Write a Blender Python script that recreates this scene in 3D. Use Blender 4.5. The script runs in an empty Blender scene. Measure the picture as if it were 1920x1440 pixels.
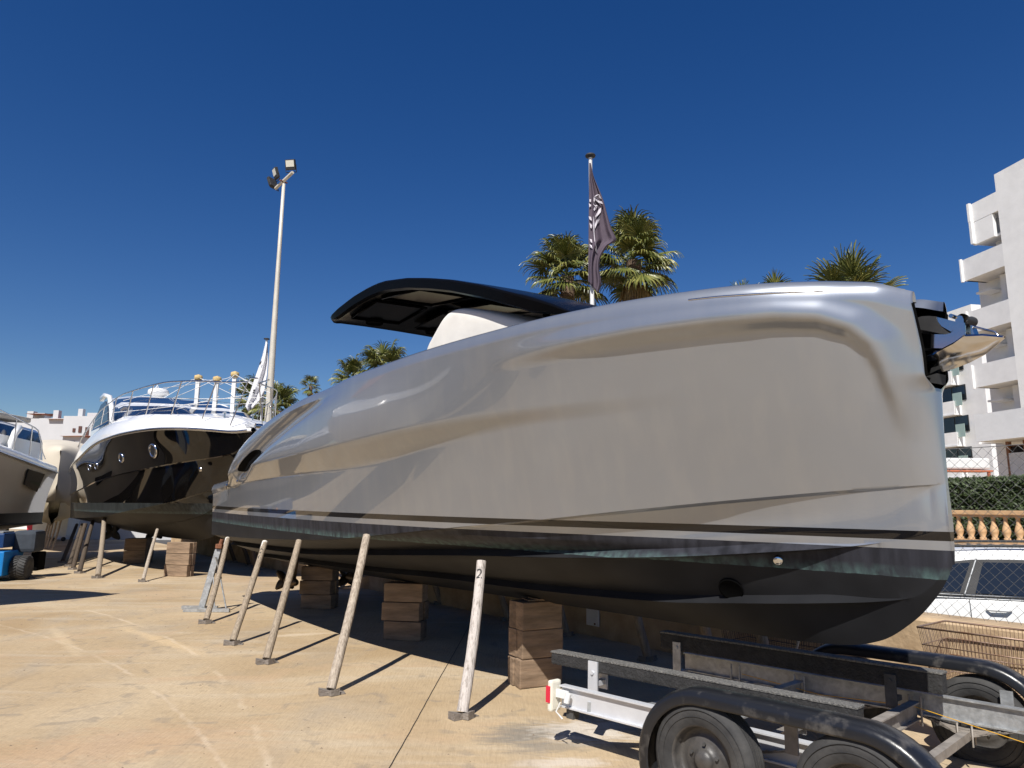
import bpy, bmesh, math, random
import numpy as np
from mathutils import Vector, Matrix
R_ = math.radians
random.seed(7)
S = bpy.context.scene
COL = S.collection
# ------------------------------------------------------------------ camera, world, sun, exposure
FPX, VP, EYE = 1331.0, (1018.0, -6984.0), 1.6          # focal length in px of the 1920 px frame, vanishing point of the verticals, eye height
_u = np.array([VP[0]-960, -(VP[1]-720), -FPX]); _u /= np.linalg.norm(_u)
_f = np.array([0, 0, -1.0]); _f -= _f@_u*_u; _f /= np.linalg.norm(_f)
_r = np.cross(_f, _u)
ROT = np.stack([_r, _f, _u])
CAM = np.array([0, 0, EYE])
cam = bpy.data.cameras.new('camera'); camo = bpy.data.objects.new('camera', cam); COL.objects.link(camo)
cam.sensor_width = 36; cam.lens = FPX/1920*36; cam.clip_start = .05; cam.clip_end = 3000
camo.matrix_world = Matrix.Translation((0, 0, EYE)) @ Matrix([[float(v) for v in row] for row in ROT]).to_4x4()
S.camera = camo
SUN_EL = R_(50); SAZ = np.array([-.27, -.963])
w = bpy.data.worlds.new('World'); S.world = w; w.use_nodes = True
nt = w.node_tree; nt.nodes.clear()
sky = nt.nodes.new('ShaderNodeTexSky'); sky.sky_type = 'NISHITA'; sky.sun_disc = False
sky.sun_elevation = SUN_EL; sky.sun_rotation = math.atan2(SAZ[0], SAZ[1]); sky.air_density = 1.0; sky.dust_density = .15; sky.ozone_density = 3.0; sky.altitude = 0
hs = nt.nodes.new('ShaderNodeHueSaturation'); hs.inputs['Saturation'].default_value = 1.35; hs.inputs['Value'].default_value = 1.0; hs.inputs['Hue'].default_value = .514
bg = nt.nodes.new('ShaderNodeBackground'); bg.inputs[1].default_value = .066
wo = nt.nodes.new('ShaderNodeOutputWorld')
nt.links.new(sky.outputs[0], hs.inputs['Color']); nt.links.new(hs.outputs[0], bg.inputs[0]); nt.links.new(bg.outputs[0], wo.inputs[0])
sl = bpy.data.lights.new('sun', 'SUN'); sl.energy = 5.0; sl.angle = R_(.5); sl.color = (1, .96, .90)
so = bpy.data.objects.new('sun', sl); COL.objects.link(so)
sd = Vector((SAZ[0]*math.cos(SUN_EL), SAZ[1]*math.cos(SUN_EL), math.sin(SUN_EL)))
so.rotation_euler = sd.to_track_quat('Z', 'Y').to_euler(); so.location = (0, -5, 20)
S.view_settings.view_transform = 'Standard'; S.view_settings.look = 'None'; S.view_settings.exposure = 0.28; S.view_settings.gamma = 1
S.render.engine = 'CYCLES'; S.cycles.max_bounces = 8; S.cycles.transparent_max_bounces = 12

# ------------------------------------------------------------------ placing helpers
def ray(x, y): return ROT @ np.array([x-960, 720-y, -FPX])
def gz(x, y, z=0.0):                       # point of height z seen at photo pixel x, y
    d = ray(x, y); t = (z-EYE)/d[2]; return CAM+t*d
def P(x, y, D):                            # point at distance D straight ahead seen at x, y
    d = ray(x, y); return CAM+d*(D/d[1])
def V(p): return Vector((float(p[0]), float(p[1]), float(p[2])))
def PG(x, y, p0, dr):                      # point seen at x, y on the vertical plane through p0 along dr
    d = ray(x, y); A = np.array([[d[0], -dr[0]], [d[1], -dr[1]]]); t = np.linalg.solve(A, np.array(p0[:2])-CAM[:2]); return CAM+d*t[0]

# ------------------------------------------------------------------ materials
def mat(name, col, rough=.6, metal=0.0, coat=0.0, var=0.0, scale=8.0, bump=0.0, bscale=None, stretch=(1, 1, 1), col2=None, trans=0.0, detail=6, spec=None, coatr=.03, thresh=None):
    m = bpy.data.materials.new(name); m.use_nodes = True; n = m.node_tree.nodes; l = m.node_tree.links
    b = n['Principled BSDF']; b.inputs['Roughness'].default_value = rough; b.inputs['Metallic'].default_value = metal
    b.inputs['Coat Weight'].default_value = coat; b.inputs['Coat Roughness'].default_value = coatr
    if coat and spec is None: spec = .15
    if spec is not None: b.inputs['Specular IOR Level'].default_value = spec
    if trans: b.inputs['Transmission Weight'].default_value = trans
    c = (*col, 1); b.inputs['Base Color'].default_value = c
    if var or bump or col2:
        tc = n.new('ShaderNodeTexCoord'); mp = n.new('ShaderNodeMapping'); mp.inputs['Scale'].default_value = stretch
        l.new(tc.outputs['Object'], mp.inputs[0])
        no = n.new('ShaderNodeTexNoise'); no.inputs['Scale'].default_value = scale; no.inputs['Detail'].default_value = detail; no.inputs['Roughness'].default_value = .6
        l.new(mp.outputs[0], no.inputs[0])
        cr = n.new('ShaderNodeValToRGB'); l.new(no.outputs[0], cr.inputs[0])
        c2 = col2 or tuple(v*(1-var) for v in col); c1 = col if col2 else tuple(min(1, v*(1+var*.6)) for v in col)
        lo, hi = thresh or (.3, .7)
        cr.color_ramp.elements[0].position = lo; cr.color_ramp.elements[0].color = (*c2, 1)
        cr.color_ramp.elements[1].position = hi; cr.color_ramp.elements[1].color = (*c1, 1)
        l.new(cr.outputs[0], b.inputs['Base Color'])
        if bump:
            nb = n.new('ShaderNodeTexNoise'); nb.inputs['Scale'].default_value = bscale or scale*2; nb.inputs['Detail'].default_value = 5; l.new(mp.outputs[0], nb.inputs[0])
            bp = n.new('ShaderNodeBump'); bp.inputs['Strength'].default_value = bump; bp.inputs['Distance'].default_value = .02
            l.new(nb.outputs[0], bp.inputs['Height']); l.new(bp.outputs[0], b.inputs['Normal'])
    return m
def node(m, t, **kw):
    x = m.node_tree.nodes.new(t)
    for k, v in kw.items(): setattr(x, k, v)
    return x

M = {}
M['steel'] = mat('polished steel', (.62, .62, .62), .12, 1.0)
M['galv'] = mat('galvanised steel', (.42, .43, .43), .5, .55, var=.35, scale=18, bump=.15)
M['alu'] = mat('pale aluminium beam', (.62, .63, .65), .45, .25, var=.12, scale=6, stretch=(1, 1, 1))
M['dirtysteel'] = mat('dusty steel', (.30, .27, .235), .7, .2, var=.4, scale=9, bump=.2)
M['darksteel'] = mat('dark grimy steel', (.09, .088, .085), .7, .3, var=.5, scale=7, bump=.2)
M['rust'] = mat('rust', (.22, .09, .045), .85, .1, var=.5, scale=30, bump=.4)
M['rubber'] = mat('black rubber', (.028, .028, .029), .68, var=.35, scale=5, bump=.05)
M['tyre'] = mat('dusty tyre rubber', (.060, .058, .055), .75, col2=(.020, .020, .021), scale=7, bump=.12, bscale=50)
M['fender'] = mat('scuffed black plastic fender', (.012, .013, .016), .30, col2=(.075, .07, .065), scale=9, bump=.06, bscale=35, thresh=(.30, .44))
M['blackgloss'] = mat('black gloss paint', (.005, .005, .006), .07, spec=.42)
M['dark'] = mat('dark interior', (.003, .003, .003), .9, spec=.05)
M['carpet'] = mat('grey bunk carpet', (.23, .22, .20), .95, col2=(.06, .06, .06), scale=70, bump=.9, bscale=90)
M['carpetside'] = mat('worn black bunk carpet', (.035, .034, .034), .9, col2=(.015, .015, .015), scale=25, bump=.5, bscale=60)
M['white'] = mat('white gelcoat', (.78, .78, .77), .18, coat=.5, var=.04, scale=2)
M['whitematt'] = mat('white paint', (.72, .72, .70), .6, var=.1, scale=9)
M['render'] = mat('white rendered wall', (.80, .80, .79), .85, var=.08, scale=1.2, bump=.25, bscale=6)
M['render2'] = mat('soft white rendered wall', (.72, .72, .72), .85, var=.08, scale=1.2, bump=.2, bscale=6)
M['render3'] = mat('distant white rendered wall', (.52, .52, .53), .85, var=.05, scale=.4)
M['tile'] = mat('terracotta roof tiles', (.42, .15, .08), .8, var=.4, scale=6)
M['glassdark'] = mat('dark window glass', (.012, .016, .022), .05, spec=.8)
M['glassgreen'] = mat('frosted green glass sheet', (.30, .40, .37), .15, var=.05, scale=2)
M['wood'] = mat('weathered round timber', (.36, .29, .21), .85, col2=(.16, .125, .09), scale=9, stretch=(6, 6, .45), bump=.6, bscale=14, thresh=(.25, .62))
M['woodwhite'] = mat('whitewashed timber', (.55, .50, .46), .8, col2=(.2, .17, .14), scale=7, stretch=(6, 6, .6), bump=.6, bscale=14, thresh=(.3, .5))
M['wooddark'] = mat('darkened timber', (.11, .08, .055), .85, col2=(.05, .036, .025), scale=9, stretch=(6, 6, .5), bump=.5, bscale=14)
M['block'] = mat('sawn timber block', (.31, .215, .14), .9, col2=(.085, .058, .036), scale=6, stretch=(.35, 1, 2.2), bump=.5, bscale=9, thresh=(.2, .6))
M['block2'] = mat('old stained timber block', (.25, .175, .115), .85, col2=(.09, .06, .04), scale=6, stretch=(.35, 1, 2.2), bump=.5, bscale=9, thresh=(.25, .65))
M['woodframe'] = mat('varnished window frame', (.26, .11, .045), .45, var=.3, scale=12)
M['wallstone'] = mat('ochre rendered retaining wall', (.50, .37, .23), .9, col2=(.33, .23, .135), scale=2.2, bump=.5, bscale=16, thresh=(.35, .6))
M['balust'] = mat('sandstone balustrade', (.60, .38, .20), .75, var=.25, scale=6, bump=.1)
M['fabric'] = mat('white cover fabric', (.78, .75, .69), .85, var=.05, scale=4, bump=.35, bscale=5)
M['beigecover'] = mat('beige boat cover', (.58, .52, .42), .85, var=.12, scale=1.2, bump=.35, bscale=3, stretch=(1, 1, .25))
M['canvas'] = mat('dark canvas', (.04, .05, .065), .85, var=.2, scale=5, bump=.3)
M['flag'] = mat('dark plum flag cloth', (.085, .062, .085), .8, var=.1, scale=8)
M['print'] = mat('pale flag print', (.60, .56, .60), .8)
M['whiteflag'] = mat('white flag cloth', (.75, .74, .76), .8, var=.05)
M['blue'] = mat('bright blue machine paint', (.01, .19, .52), .35, var=.15, scale=4)
M['red'] = mat('red plastic', (.6, .02, .05), .4)
M['orange'] = mat('orange reflector', (.8, .3, .04), .3)
M['cream'] = mat('cream plastic', (.78, .74, .62), .4, var=.08)
M['carwhite'] = mat('white car paint', (.74, .74, .72), .25, coat=.8)
M['trunk'] = mat('palm trunk bark', (.16, .11, .075), .95, var=.5, scale=6, bump=.8, bscale=10, stretch=(1, 1, 3))
def leafmat(name, c1, c2):
    m = mat(name, c1, .38, col2=c2, scale=3.0); b = m.node_tree.nodes['Principled BSDF']; b.inputs['Subsurface Weight'].default_value = 0; return m
M['leaf'] = leafmat('palm leaf', (.155, .165, .04), (.055, .075, .018))
M['leaf2'] = leafmat('yellowish palm leaf', (.29, .27, .075), (.12, .13, .03))
M['leafdry'] = mat('dry palm leaf', (.34, .24, .08), .7, col2=(.16, .10, .05), scale=3)
M['hedge'] = mat('hedge leaves', (.06, .09, .02), .6, col2=(.018, .034, .008), scale=9)
M['brown'] = mat('brown shutters', (.09, .035, .025), .6)
M['pink'] = mat('faded pink plastic', (.38, .12, .17), .5, var=.1)
M['wire'] = mat('galvanised wire', (.20, .20, .20), .5, .5)
M['rustwire'] = mat('rusty basket wire', (.42, .33, .27), .5, .5, col2=(.2, .085, .04), scale=4)
M['rope'] = mat('white cord', (.72, .72, .70), .8)
M['tape'] = mat('yellow padding foam', (.55, .40, .18), .9, var=.4, scale=20)
M['yellow'] = mat('yellow cable', (.7, .38, .02), .5)
M['beigehull'] = mat('pale beige gelcoat', (.50, .46, .39), .15, coat=.8)
M['antifoul'] = mat('black antifouling', (.014, .014, .015), .6, var=.3, scale=3)
M['bronze'] = mat('bronze propeller', (.12, .085, .05), .45, .7, var=.4, scale=9)
M['lampglass'] = mat('floodlight glass', (.72, .70, .60), .3, var=.05)

def hullmat(name, topcol, topmetal, toprough, v0, vs, stripe=None, scum=(.10, .17, .16), af=(.013, .0135, .015), afhi=(.028, .029, .036), slope=.0085, coat=1.0):
    """painted hull: topcol above v0, antifouling below; v = z + slope*x in the boat's own coordinates"""
    m = bpy.data.materials.new(name); m.use_nodes = True; n = m.node_tree.nodes; l = m.node_tree.links
    b = n['Principled BSDF']
    tc = n.new('ShaderNodeTexCoord'); sp = n.new('ShaderNodeSeparateXYZ'); l.new(tc.outputs['Object'], sp.inputs[0])
    ma = n.new('ShaderNodeMath'); ma.operation = 'MULTIPLY_ADD'; l.new(sp.outputs['X'], ma.inputs[0]); ma.inputs[1].default_value = slope; l.new(sp.outputs['Z'], ma.inputs[2])
    def noise(sc, st, det=5):
        mp = n.new('ShaderNodeMapping'); mp.inputs['Scale'].default_value = st; l.new(tc.outputs['Object'], mp.inputs[0])
        no = n.new('ShaderNodeTexNoise'); no.inputs['Scale'].default_value = sc; no.inputs['Detail'].default_value = det; l.new(mp.outputs[0], no.inputs[0]); return no.outputs[0]
    def gt(sock, v):
        x = n.new('ShaderNodeMath'); x.operation = 'GREATER_THAN'; l.new(sock, x.inputs[0]); x.inputs[1].default_value = v; return x.outputs[0]
    def mix(f, a, c):
        x = n.new('ShaderNodeMix'); x.data_type = 'RGBA'
        l.new(f, x.inputs['Factor'])
        for i, q in ((6, a), (7, c)):
            if isinstance(q, tuple): x.inputs[i].default_value = (*q, 1)
            else: l.new(q, x.inputs[i])
        return x.outputs[2]
    def ramp(sock, pts):
        x = n.new('ShaderNodeValToRGB'); l.new(sock, x.inputs[0]); e = x.color_ramp.elements
        while len(e) < len(pts): e.new(.5)
        for i, (p, c) in enumerate(pts): e[i].position = p; e[i].color = (c, c, c, 1) if not isinstance(c, tuple) else (*c, 1)
        return x.outputs[0]
    v = ma.outputs[0]
    streak = noise(14, (1, 1, .06)); blot = noise(9, (1.2, 1.2, .8))
    band = mix(ramp(streak, [(.3, 0.0), (.72, 1.0)]), tuple(q*.55 for q in afhi), tuple(q*1.5 for q in afhi))
    # scum line: ragged pale weed mark just above the immersed paint
    mr = n.new('ShaderNodeMath'); mr.operation = 'MULTIPLY_ADD'; l.new(blot, mr.inputs[0]); mr.inputs[1].default_value = .012; l.new(v, mr.inputs[2])
    sc = ramp(mr.outputs[0], [(0.0, 0.0)])  # placeholder ramp rescaled below
    rs = n.new('ShaderNodeMapRange'); l.new(mr.outputs[0], rs.inputs['Value']); rs.inputs['From Min'].default_value = vs-.02; rs.inputs['From Max'].default_value = vs+.14
    s1 = ramp(rs.outputs[0], [(0.0, 0.0), (.16, .85), (.30, .55), (.62, .0)])
    s2 = n.new('ShaderNodeMath'); s2.operation = 'MULTIPLY'; l.new(s1, s2.inputs[0]); l.new(ramp(noise(22, (1, 1, .5)), [(.38, .15), (.66, 1.0)]), s2.inputs[1])
    band = mix(s2.outputs[0], band, scum)
    afc = mix(ramp(noise(3, (1, 1, 1)), [(.3, 0.0), (.7, 1.0)]), af, tuple(q*1.6 for q in af))
    colr = mix(gt(mr.outputs[0], vs+.01), afc, band)
    top = mix(ramp(noise(1.3, (1, 1, 1)), [(.35, 0.0), (.65, 1.0)]), tuple(q*.965 for q in topcol), topcol)
    dust = mix(ramp(noise(8, (1, 1, .12)), [(.45, 0.0), (.8, .10)]), top, (.6, .57, .52) if max(topcol) > .1 else tuple(q*1.5 for q in topcol))
    colr = mix(gt(v, v0), colr, dust)
    istop = gt(v, v0)
    if stripe:
        a, c = gt(v, stripe[0]), gt(v, stripe[1])
        q = n.new('ShaderNodeMath'); q.operation = 'SUBTRACT'; l.new(a, q.inputs[0]); l.new(c, q.inputs[1])
        colr = mix(q.outputs[0], colr, (.004, .004, .005))
        mm = n.new('ShaderNodeMath'); mm.operation = 'SUBTRACT'; l.new(istop, mm.inputs[0]); l.new(q.outputs[0], mm.inputs[1]); met = mm.outputs[0]
    else: met = istop
    l.new(colr, b.inputs['Base Color'])
    mu = n.new('ShaderNodeMath'); mu.operation = 'MULTIPLY'; l.new(met, mu.inputs[0]); mu.inputs[1].default_value = topmetal; l.new(mu.outputs[0], b.inputs['Metallic'])
    mc = n.new('ShaderNodeMath'); mc.operation = 'MULTIPLY'; l.new(istop, mc.inputs[0]); mc.inputs[1].default_value = coat; l.new(mc.outputs[0], b.inputs['Coat Weight'])
    b.inputs['Coat Roughness'].default_value = .02; b.inputs['Specular IOR Level'].default_value = .12
    rr = n.new('ShaderNodeMix'); rr.data_type = 'FLOAT'; l.new(istop, rr.inputs['Factor']); rr.inputs[2].default_value = .5; rr.inputs[3].default_value = toprough; l.new(rr.outputs[0], b.inputs['Roughness'])
    return m

# ------------------------------------------------------------------ mesh helpers
class MB:
    def __init__(s): s.v = []; s.f = []; s.sm = []; s.mi = []
    def add(s, vs, fs, smooth=False, mi=0):
        o = len(s.v); s.v += [tuple(float(c) for c in p) for p in vs]; s.f += [tuple(i+o for i in f) for f in fs]; s.sm += [smooth]*len(fs); s.mi += [mi]*len(fs); return s
    def box(s, c, size, rz=0.0, m=None, mi=0, bev=0.0):
        x, y, z = [q/2 for q in size]
        if bev:
            bm = bmesh.new(); bmesh.ops.create_cube(bm, size=1); bmesh.ops.scale(bm, vec=size, verts=bm.verts)
            bmesh.ops.bevel(bm, geom=list(bm.edges), offset=bev, segments=2, affect='EDGES', profile=.6)
            bm.verts.index_update(); vs = [v.co.copy() for v in bm.verts]; fs = [tuple(v.index for v in f.verts) for f in bm.faces]; bm.free()
        else:
            vs = [Vector(p) for p in ((-x, -y, -z), (x, -y, -z), (x, y, -z), (-x, y, -z), (-x, -y, z), (x, -y, z), (x, y, z), (-x, y, z))]
            fs = [(3, 2, 1, 0), (4, 5, 6, 7), (0, 1, 5, 4), (1, 2, 6, 5), (2, 3, 7, 6), (3, 0, 4, 7)]
        T = (m if m is not None else Matrix.Rotation(rz, 4, 'Z')); T = Matrix.Translation(Vector(c)) @ T
        return s.add([T @ v for v in vs], fs, False, mi)
    def bar(s, a, b, wd, ht, up=(0, 0, 1), mi=0, bev=0.0):     # rectangular bar from a to b
        a, b = Vector(a), Vector(b); d = (b-a); L = d.length; d.normalize(); u = Vector(up); sx = u.cross(d)
        if sx.length < 1e-4: sx = Vector((1, 0, 0))
        sx.normalize(); u2 = d.cross(sx); m = Matrix((d, sx, u2)).transposed().to_4x4()
        return s.box((a+b)/2, (L, wd, ht), m=m, mi=mi, bev=bev)
    def tube(s, pts, r, n=8, cap=True, mi=0, smooth=True, closed=False):
        pts = [Vector([float(c) for c in p]) for p in pts]; k = len(pts); rs = r if hasattr(r, '__len__') else [r]*k
        vs = []; pu = None
        for i, p in enumerate(pts):
            if closed: d = pts[(i+1) % k]-pts[i-1]
            else: d = pts[min(i+1, k-1)]-pts[max(i-1, 0)]
            d.normalize()
            if pu is None: pu = d.orthogonal().normalized()
            pu = (pu-d*pu.dot(d)); pu = pu.normalized() if pu.length > 1e-6 else d.orthogonal().normalized()
            q = d.cross(pu)
            for j in range(n):
                a = 2*math.pi*j/n; vs.append(p+(pu*math.cos(a)+q*math.sin(a))*rs[i])
        fs = []
        for i in range(k if closed else k-1):
            for j in range(n):
                i2 = (i+1) % k; fs.append((i*n+j, i*n+(j+1) % n, i2*n+(j+1) % n, i2*n+j))
        s.add(vs, fs, smooth, mi)
        if cap and not closed: s.add(vs[:n], [tuple(range(n-1, -1, -1))], False, mi); s.add(vs[-n:], [tuple(range(n))], False, mi)
        return s
    def lathe(s, prof, c=(0, 0, 0), axis=(0, 0, 1), n=24, mi=0, smooth=True, arc=1.0):
        ax = Vector(axis).normalized(); u = ax.orthogonal().normalized(); v = ax.cross(u); c = Vector(c); vs = []
        for r, h in prof:
            for j in range(n): a = 2*math.pi*j/n; vs.append(c+ax*h+(u*math.cos(a)+v*math.sin(a))*r)
        fs = [(i*n+j, i*n+(j+1) % n, (i+1)*n+(j+1) % n, (i+1)*n+j) for i in range(len(prof)-1) for j in range(n)]
        return s.add(vs, fs, smooth, mi)
    def grid(s, rows, smooth=True, mi=0, flip=False):
        n = len(rows[0]); vs = [p for r in rows for p in r]
        fs = [(i*n+j, i*n+j+1, (i+1)*n+j+1, (i+1)*n+j) for i in range(len(rows)-1) for j in range(n-1)]
        if flip: fs = [f[::-1] for f in fs]
        return s.add(vs, fs, smooth, mi)
    def prism(s, poly, ext, mi=0):                          # poly: list of 3-D points in a plane, ext: vector
        n = len(poly); a = [Vector([float(c) for c in p]) for p in poly]; e = Vector([float(c) for c in ext])
        vs = a+[p+e for p in a]
        fs = [tuple(range(n-1, -1, -1)), tuple(range(n, 2*n))]+[(i, (i+1) % n, n+(i+1) % n, n+i) for i in range(n)]
        return s.add(vs, fs, False, mi)
    def build(s, name, m, parent=None, weld=False, fixn=True):
        me = bpy.data.meshes.new(name); me.from_pydata(s.v, [], s.f); me.update()
        for mm in (m if isinstance(m, (list, tuple)) else [m]): me.materials.append(M[mm] if isinstance(mm, str) else mm)
        me.polygons.foreach_set('use_smooth', s.sm); me.polygons.foreach_set('material_index', s.mi)
        if weld or fixn:
            bm = bmesh.new(); bm.from_mesh(me)
            if weld: bmesh.ops.remove_doubles(bm, verts=bm.verts, dist=1e-4)
            bmesh.ops.recalc_face_normals(bm, faces=bm.faces); bm.to_mesh(me); bm.free()
        o = bpy.data.objects.new(name, me); COL.objects.link(o)
        if parent: o.parent = parent
        return o
def center(o):                                             # move an object's origin to its foot, so its textures sit in its own space
    vs = o.data.vertices; c = Vector((0, 0, 0))
    lo = min(v.co.z for v in vs)
    for v in vs: c += v.co
    c /= len(vs); c.z = lo; o.data.transform(Matrix.Translation(-c)); o.location = c; return o
def tag(o, label=None, cat=None, group=None, kind=None):
    if label: o['label'] = label
    if cat: o['category'] = cat
    if group: o['group'] = group
    if kind: o['kind'] = kind
    return o
def thing(name, loc=(0, 0, 0), rz=0.0, label=None, cat=None, group=None):
    o = bpy.data.objects.new(name, None); COL.objects.link(o); o.location = V(loc); o.rotation_euler = (0, 0, rz); o.empty_display_size = .2
    return tag(o, label, cat, group)
def kids(o): return [c for c in bpy.data.objects if c.parent == o]
def copy_tree(o, parent=None):
    c = o.copy(); COL.objects.link(c); c.parent = parent
    for ch in kids(o): copy_tree(ch, c)
    return c
def smoothstep(a, b, x): t = np.clip((np.asarray(x, float)-a)/(b-a), 0, 1); return t*t*(3-2*t)
def fine(pts):
    xs = np.array([p[0] for p in pts], float); ys = np.array([p[1] for p in pts], float); dy = np.diff(ys)/np.diff(xs)
    m = np.zeros(len(xs)); m[0] = dy[0]; m[-1] = dy[-1]
    for i in range(1, len(xs)-1):
        if dy[i-1]*dy[i] > 0: m[i] = 2*dy[i-1]*dy[i]/(dy[i-1]+dy[i])
    def F(s):
        s = np.clip(np.asarray(s, float), xs[0], xs[-1]); i = np.clip(np.searchsorted(xs, s)-1, 0, len(xs)-2); h = xs[i+1]-xs[i]; t = (s-xs[i])/h
        return (2*t**3-3*t**2+1)*ys[i]+(t**3-2*t**2+t)*h*m[i]+(-2*t**3+3*t**2)*ys[i+1]+(t**3-t**2)*h*m[i+1]
    return F

# ================================================================== THE SETTING
def ground_material():
    m = bpy.data.materials.new('sunlit yard concrete'); m.use_nodes = True; n = m.node_tree.nodes; l = m.node_tree.links; b = n['Principled BSDF']
    b.inputs['Roughness'].default_value = .85; b.inputs['Specular IOR Level'].default_value = .25
    tc = n.new('ShaderNodeTexCoord')
    def noise(sc, st=(1, 1, 1), rot=0, det=6, dist=0.0):
        mp = n.new('ShaderNodeMapping'); mp.inputs['Scale'].default_value = st; mp.inputs['Rotation'].default_value = (0, 0, rot); l.new(tc.outputs['Object'], mp.inputs[0])
        no = n.new('ShaderNodeTexNoise'); no.inputs['Scale'].default_value = sc; no.inputs['Detail'].default_value = det; no.inputs['Distortion'].default_value = dist; l.new(mp.outputs[0], no.inputs[0]); return no.outputs[0]
    def ramp(sock, pts):
        x = n.new('ShaderNodeValToRGB'); l.new(sock, x.inputs[0]); e = x.color_ramp.elements
        while len(e) < len(pts): e.new(.5)
        for i, (p, c) in enumerate(pts): e[i].position = p; e[i].color = (c, c, c, 1) if not isinstance(c, tuple) else (*c, 1)
        return x.outputs[0]
    def mix(f, a, c, mode='MIX', fac=None):
        x = n.new('ShaderNodeMix'); x.data_type = 'RGBA'; x.blend_type = mode
        if fac is None: l.new(f, x.inputs['Factor'])
        else: x.inputs['Factor'].default_value = fac
        for i, q in ((6, a), (7, c)):
            if isinstance(q, tuple): x.inputs[i].default_value = (*q, 1)
            else: l.new(q, x.inputs[i])
        return x.outputs[2]
    c = mix(ramp(noise(.55, det=8, dist=.4), [(.33, 0.0), (.66, 1.0)]), (.385, .275, .155), (.52, .405, .26))
    c = mix(ramp(noise(1.7, (1, .5, 1), .5, 8, .5), [(.5, 0.0), (.72, .55)]), c, (.36, .30, .225))
    c = mix(ramp(noise(1.1, (.35, 1.6, 1), -.25, 8, .8), [(.52, 0.0), (.70, .5)]), c, (.56, .48, .36))
    c = mix(ramp(noise(60, (1, .12, 1), .3, 3), [(.35, .0), (.75, .22)]), c, (.25, .18, .11))
    c = mix(ramp(noise(6, det=9), [(.58, 0.0), (.78, .45)]), c, (.24, .185, .125))
    c = mix(ramp(noise(34, det=2), [(.73, 0.0), (.76, .8)]), c, (.17, .13, .09))
    def blob(x, y, rx, ry, rot, col, amt, dist=1.6):
        nonlocal c
        mp = n.new('ShaderNodeMapping'); mp.vector_type = 'TEXTURE'; mp.inputs['Location'].default_value = (x, y, 0); mp.inputs['Rotation'].default_value = (0, 0, rot); mp.inputs['Scale'].default_value = (rx, ry, 1)
        l.new(tc.outputs['Object'], mp.inputs[0])
        g = n.new('ShaderNodeVectorMath'); g.operation = 'LENGTH'; l.new(mp.outputs[0], g.inputs[0])
        a = n.new('ShaderNodeMath'); a.operation = 'MULTIPLY_ADD'; l.new(noise(3.2, (1, 3, 1), rot, 8, 2.2), a.inputs[0]); a.inputs[1].default_value = dist; l.new(g.outputs['Value'], a.inputs[2])
        c = mix(ramp(a.outputs[0], [(.0, amt), (.9, amt), (1.0, 0.0)]) if False else ramp2(a.outputs[0], amt, dist), c, col)
    def ramp2(sock, amt, dist):
        x = n.new('ShaderNodeMapRange'); l.new(sock, x.inputs['Value']); x.inputs['From Min'].default_value = .35+dist*.5; x.inputs['From Max'].default_value = 1.0+dist*.5
        x.inputs['To Min'].default_value = amt; x.inputs['To Max'].default_value = 0; return x.outputs[0]
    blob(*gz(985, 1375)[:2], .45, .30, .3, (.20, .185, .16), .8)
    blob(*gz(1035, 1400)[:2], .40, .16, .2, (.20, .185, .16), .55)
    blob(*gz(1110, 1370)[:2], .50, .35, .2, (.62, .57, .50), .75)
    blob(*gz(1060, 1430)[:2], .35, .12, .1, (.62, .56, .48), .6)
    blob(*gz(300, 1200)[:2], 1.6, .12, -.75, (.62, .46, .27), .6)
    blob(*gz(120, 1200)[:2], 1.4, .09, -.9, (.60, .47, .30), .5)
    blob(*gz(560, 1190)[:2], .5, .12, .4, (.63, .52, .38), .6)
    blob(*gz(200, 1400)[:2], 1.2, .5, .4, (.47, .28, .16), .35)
    def arc(p0, p1, p2, wd, col, amt):
        nonlocal c
        (x1, y1), (x2, y2), (x3, y3) = [tuple(float(q) for q in gz(*p)[:2]) for p in (p0, p1, p2)]
        D_ = 2*(x1*(y2-y3)+x2*(y3-y1)+x3*(y1-y2)); ux = ((x1*x1+y1*y1)*(y2-y3)+(x2*x2+y2*y2)*(y3-y1)+(x3*x3+y3*y3)*(y1-y2))/D_; uy = ((x1*x1+y1*y1)*(x3-x2)+(x2*x2+y2*y2)*(x1-x3)+(x3*x3+y3*y3)*(x2-x1))/D_
        rad = math.hypot(x1-ux, y1-uy); v = n.new('ShaderNodeVectorMath'); v.operation = 'DISTANCE'; l.new(tc.outputs['Object'], v.inputs[0]); v.inputs[1].default_value = (ux, uy, 0)
        w1 = n.new('ShaderNodeMath'); w1.operation = 'MULTIPLY_ADD'; l.new(noise(5, det=6), w1.inputs[0]); w1.inputs[1].default_value = .10; l.new(v.outputs['Value'], w1.inputs[2])
        q1 = n.new('ShaderNodeMath'); q1.operation = 'SUBTRACT'; l.new(w1.outputs[0], q1.inputs[0]); q1.inputs[1].default_value = rad+.05; q2 = n.new('ShaderNodeMath'); q2.operation = 'ABSOLUTE'; l.new(q1.outputs[0], q2.inputs[0])
        r9 = n.new('ShaderNodeMapRange'); l.new(q2.outputs[0], r9.inputs['Value']); r9.inputs['From Min'].default_value = wd*.3; r9.inputs['From Max'].default_value = wd; r9.inputs['To Min'].default_value = amt; r9.inputs['To Max'].default_value = 0
        m9 = n.new('ShaderNodeMath'); m9.operation = 'MULTIPLY'; l.new(r9.outputs[0], m9.inputs[0]); l.new(ramp(noise(1.4, det=4), [(.42, 0.0), (.58, 1.0)]), m9.inputs[1]); c = mix(m9.outputs[0], c, col)
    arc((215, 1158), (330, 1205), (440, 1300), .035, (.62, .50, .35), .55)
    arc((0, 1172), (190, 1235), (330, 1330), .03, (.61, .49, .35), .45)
    arc((0, 1290), (250, 1210), (520, 1165), .05, (.33, .25, .16), .45)
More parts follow.
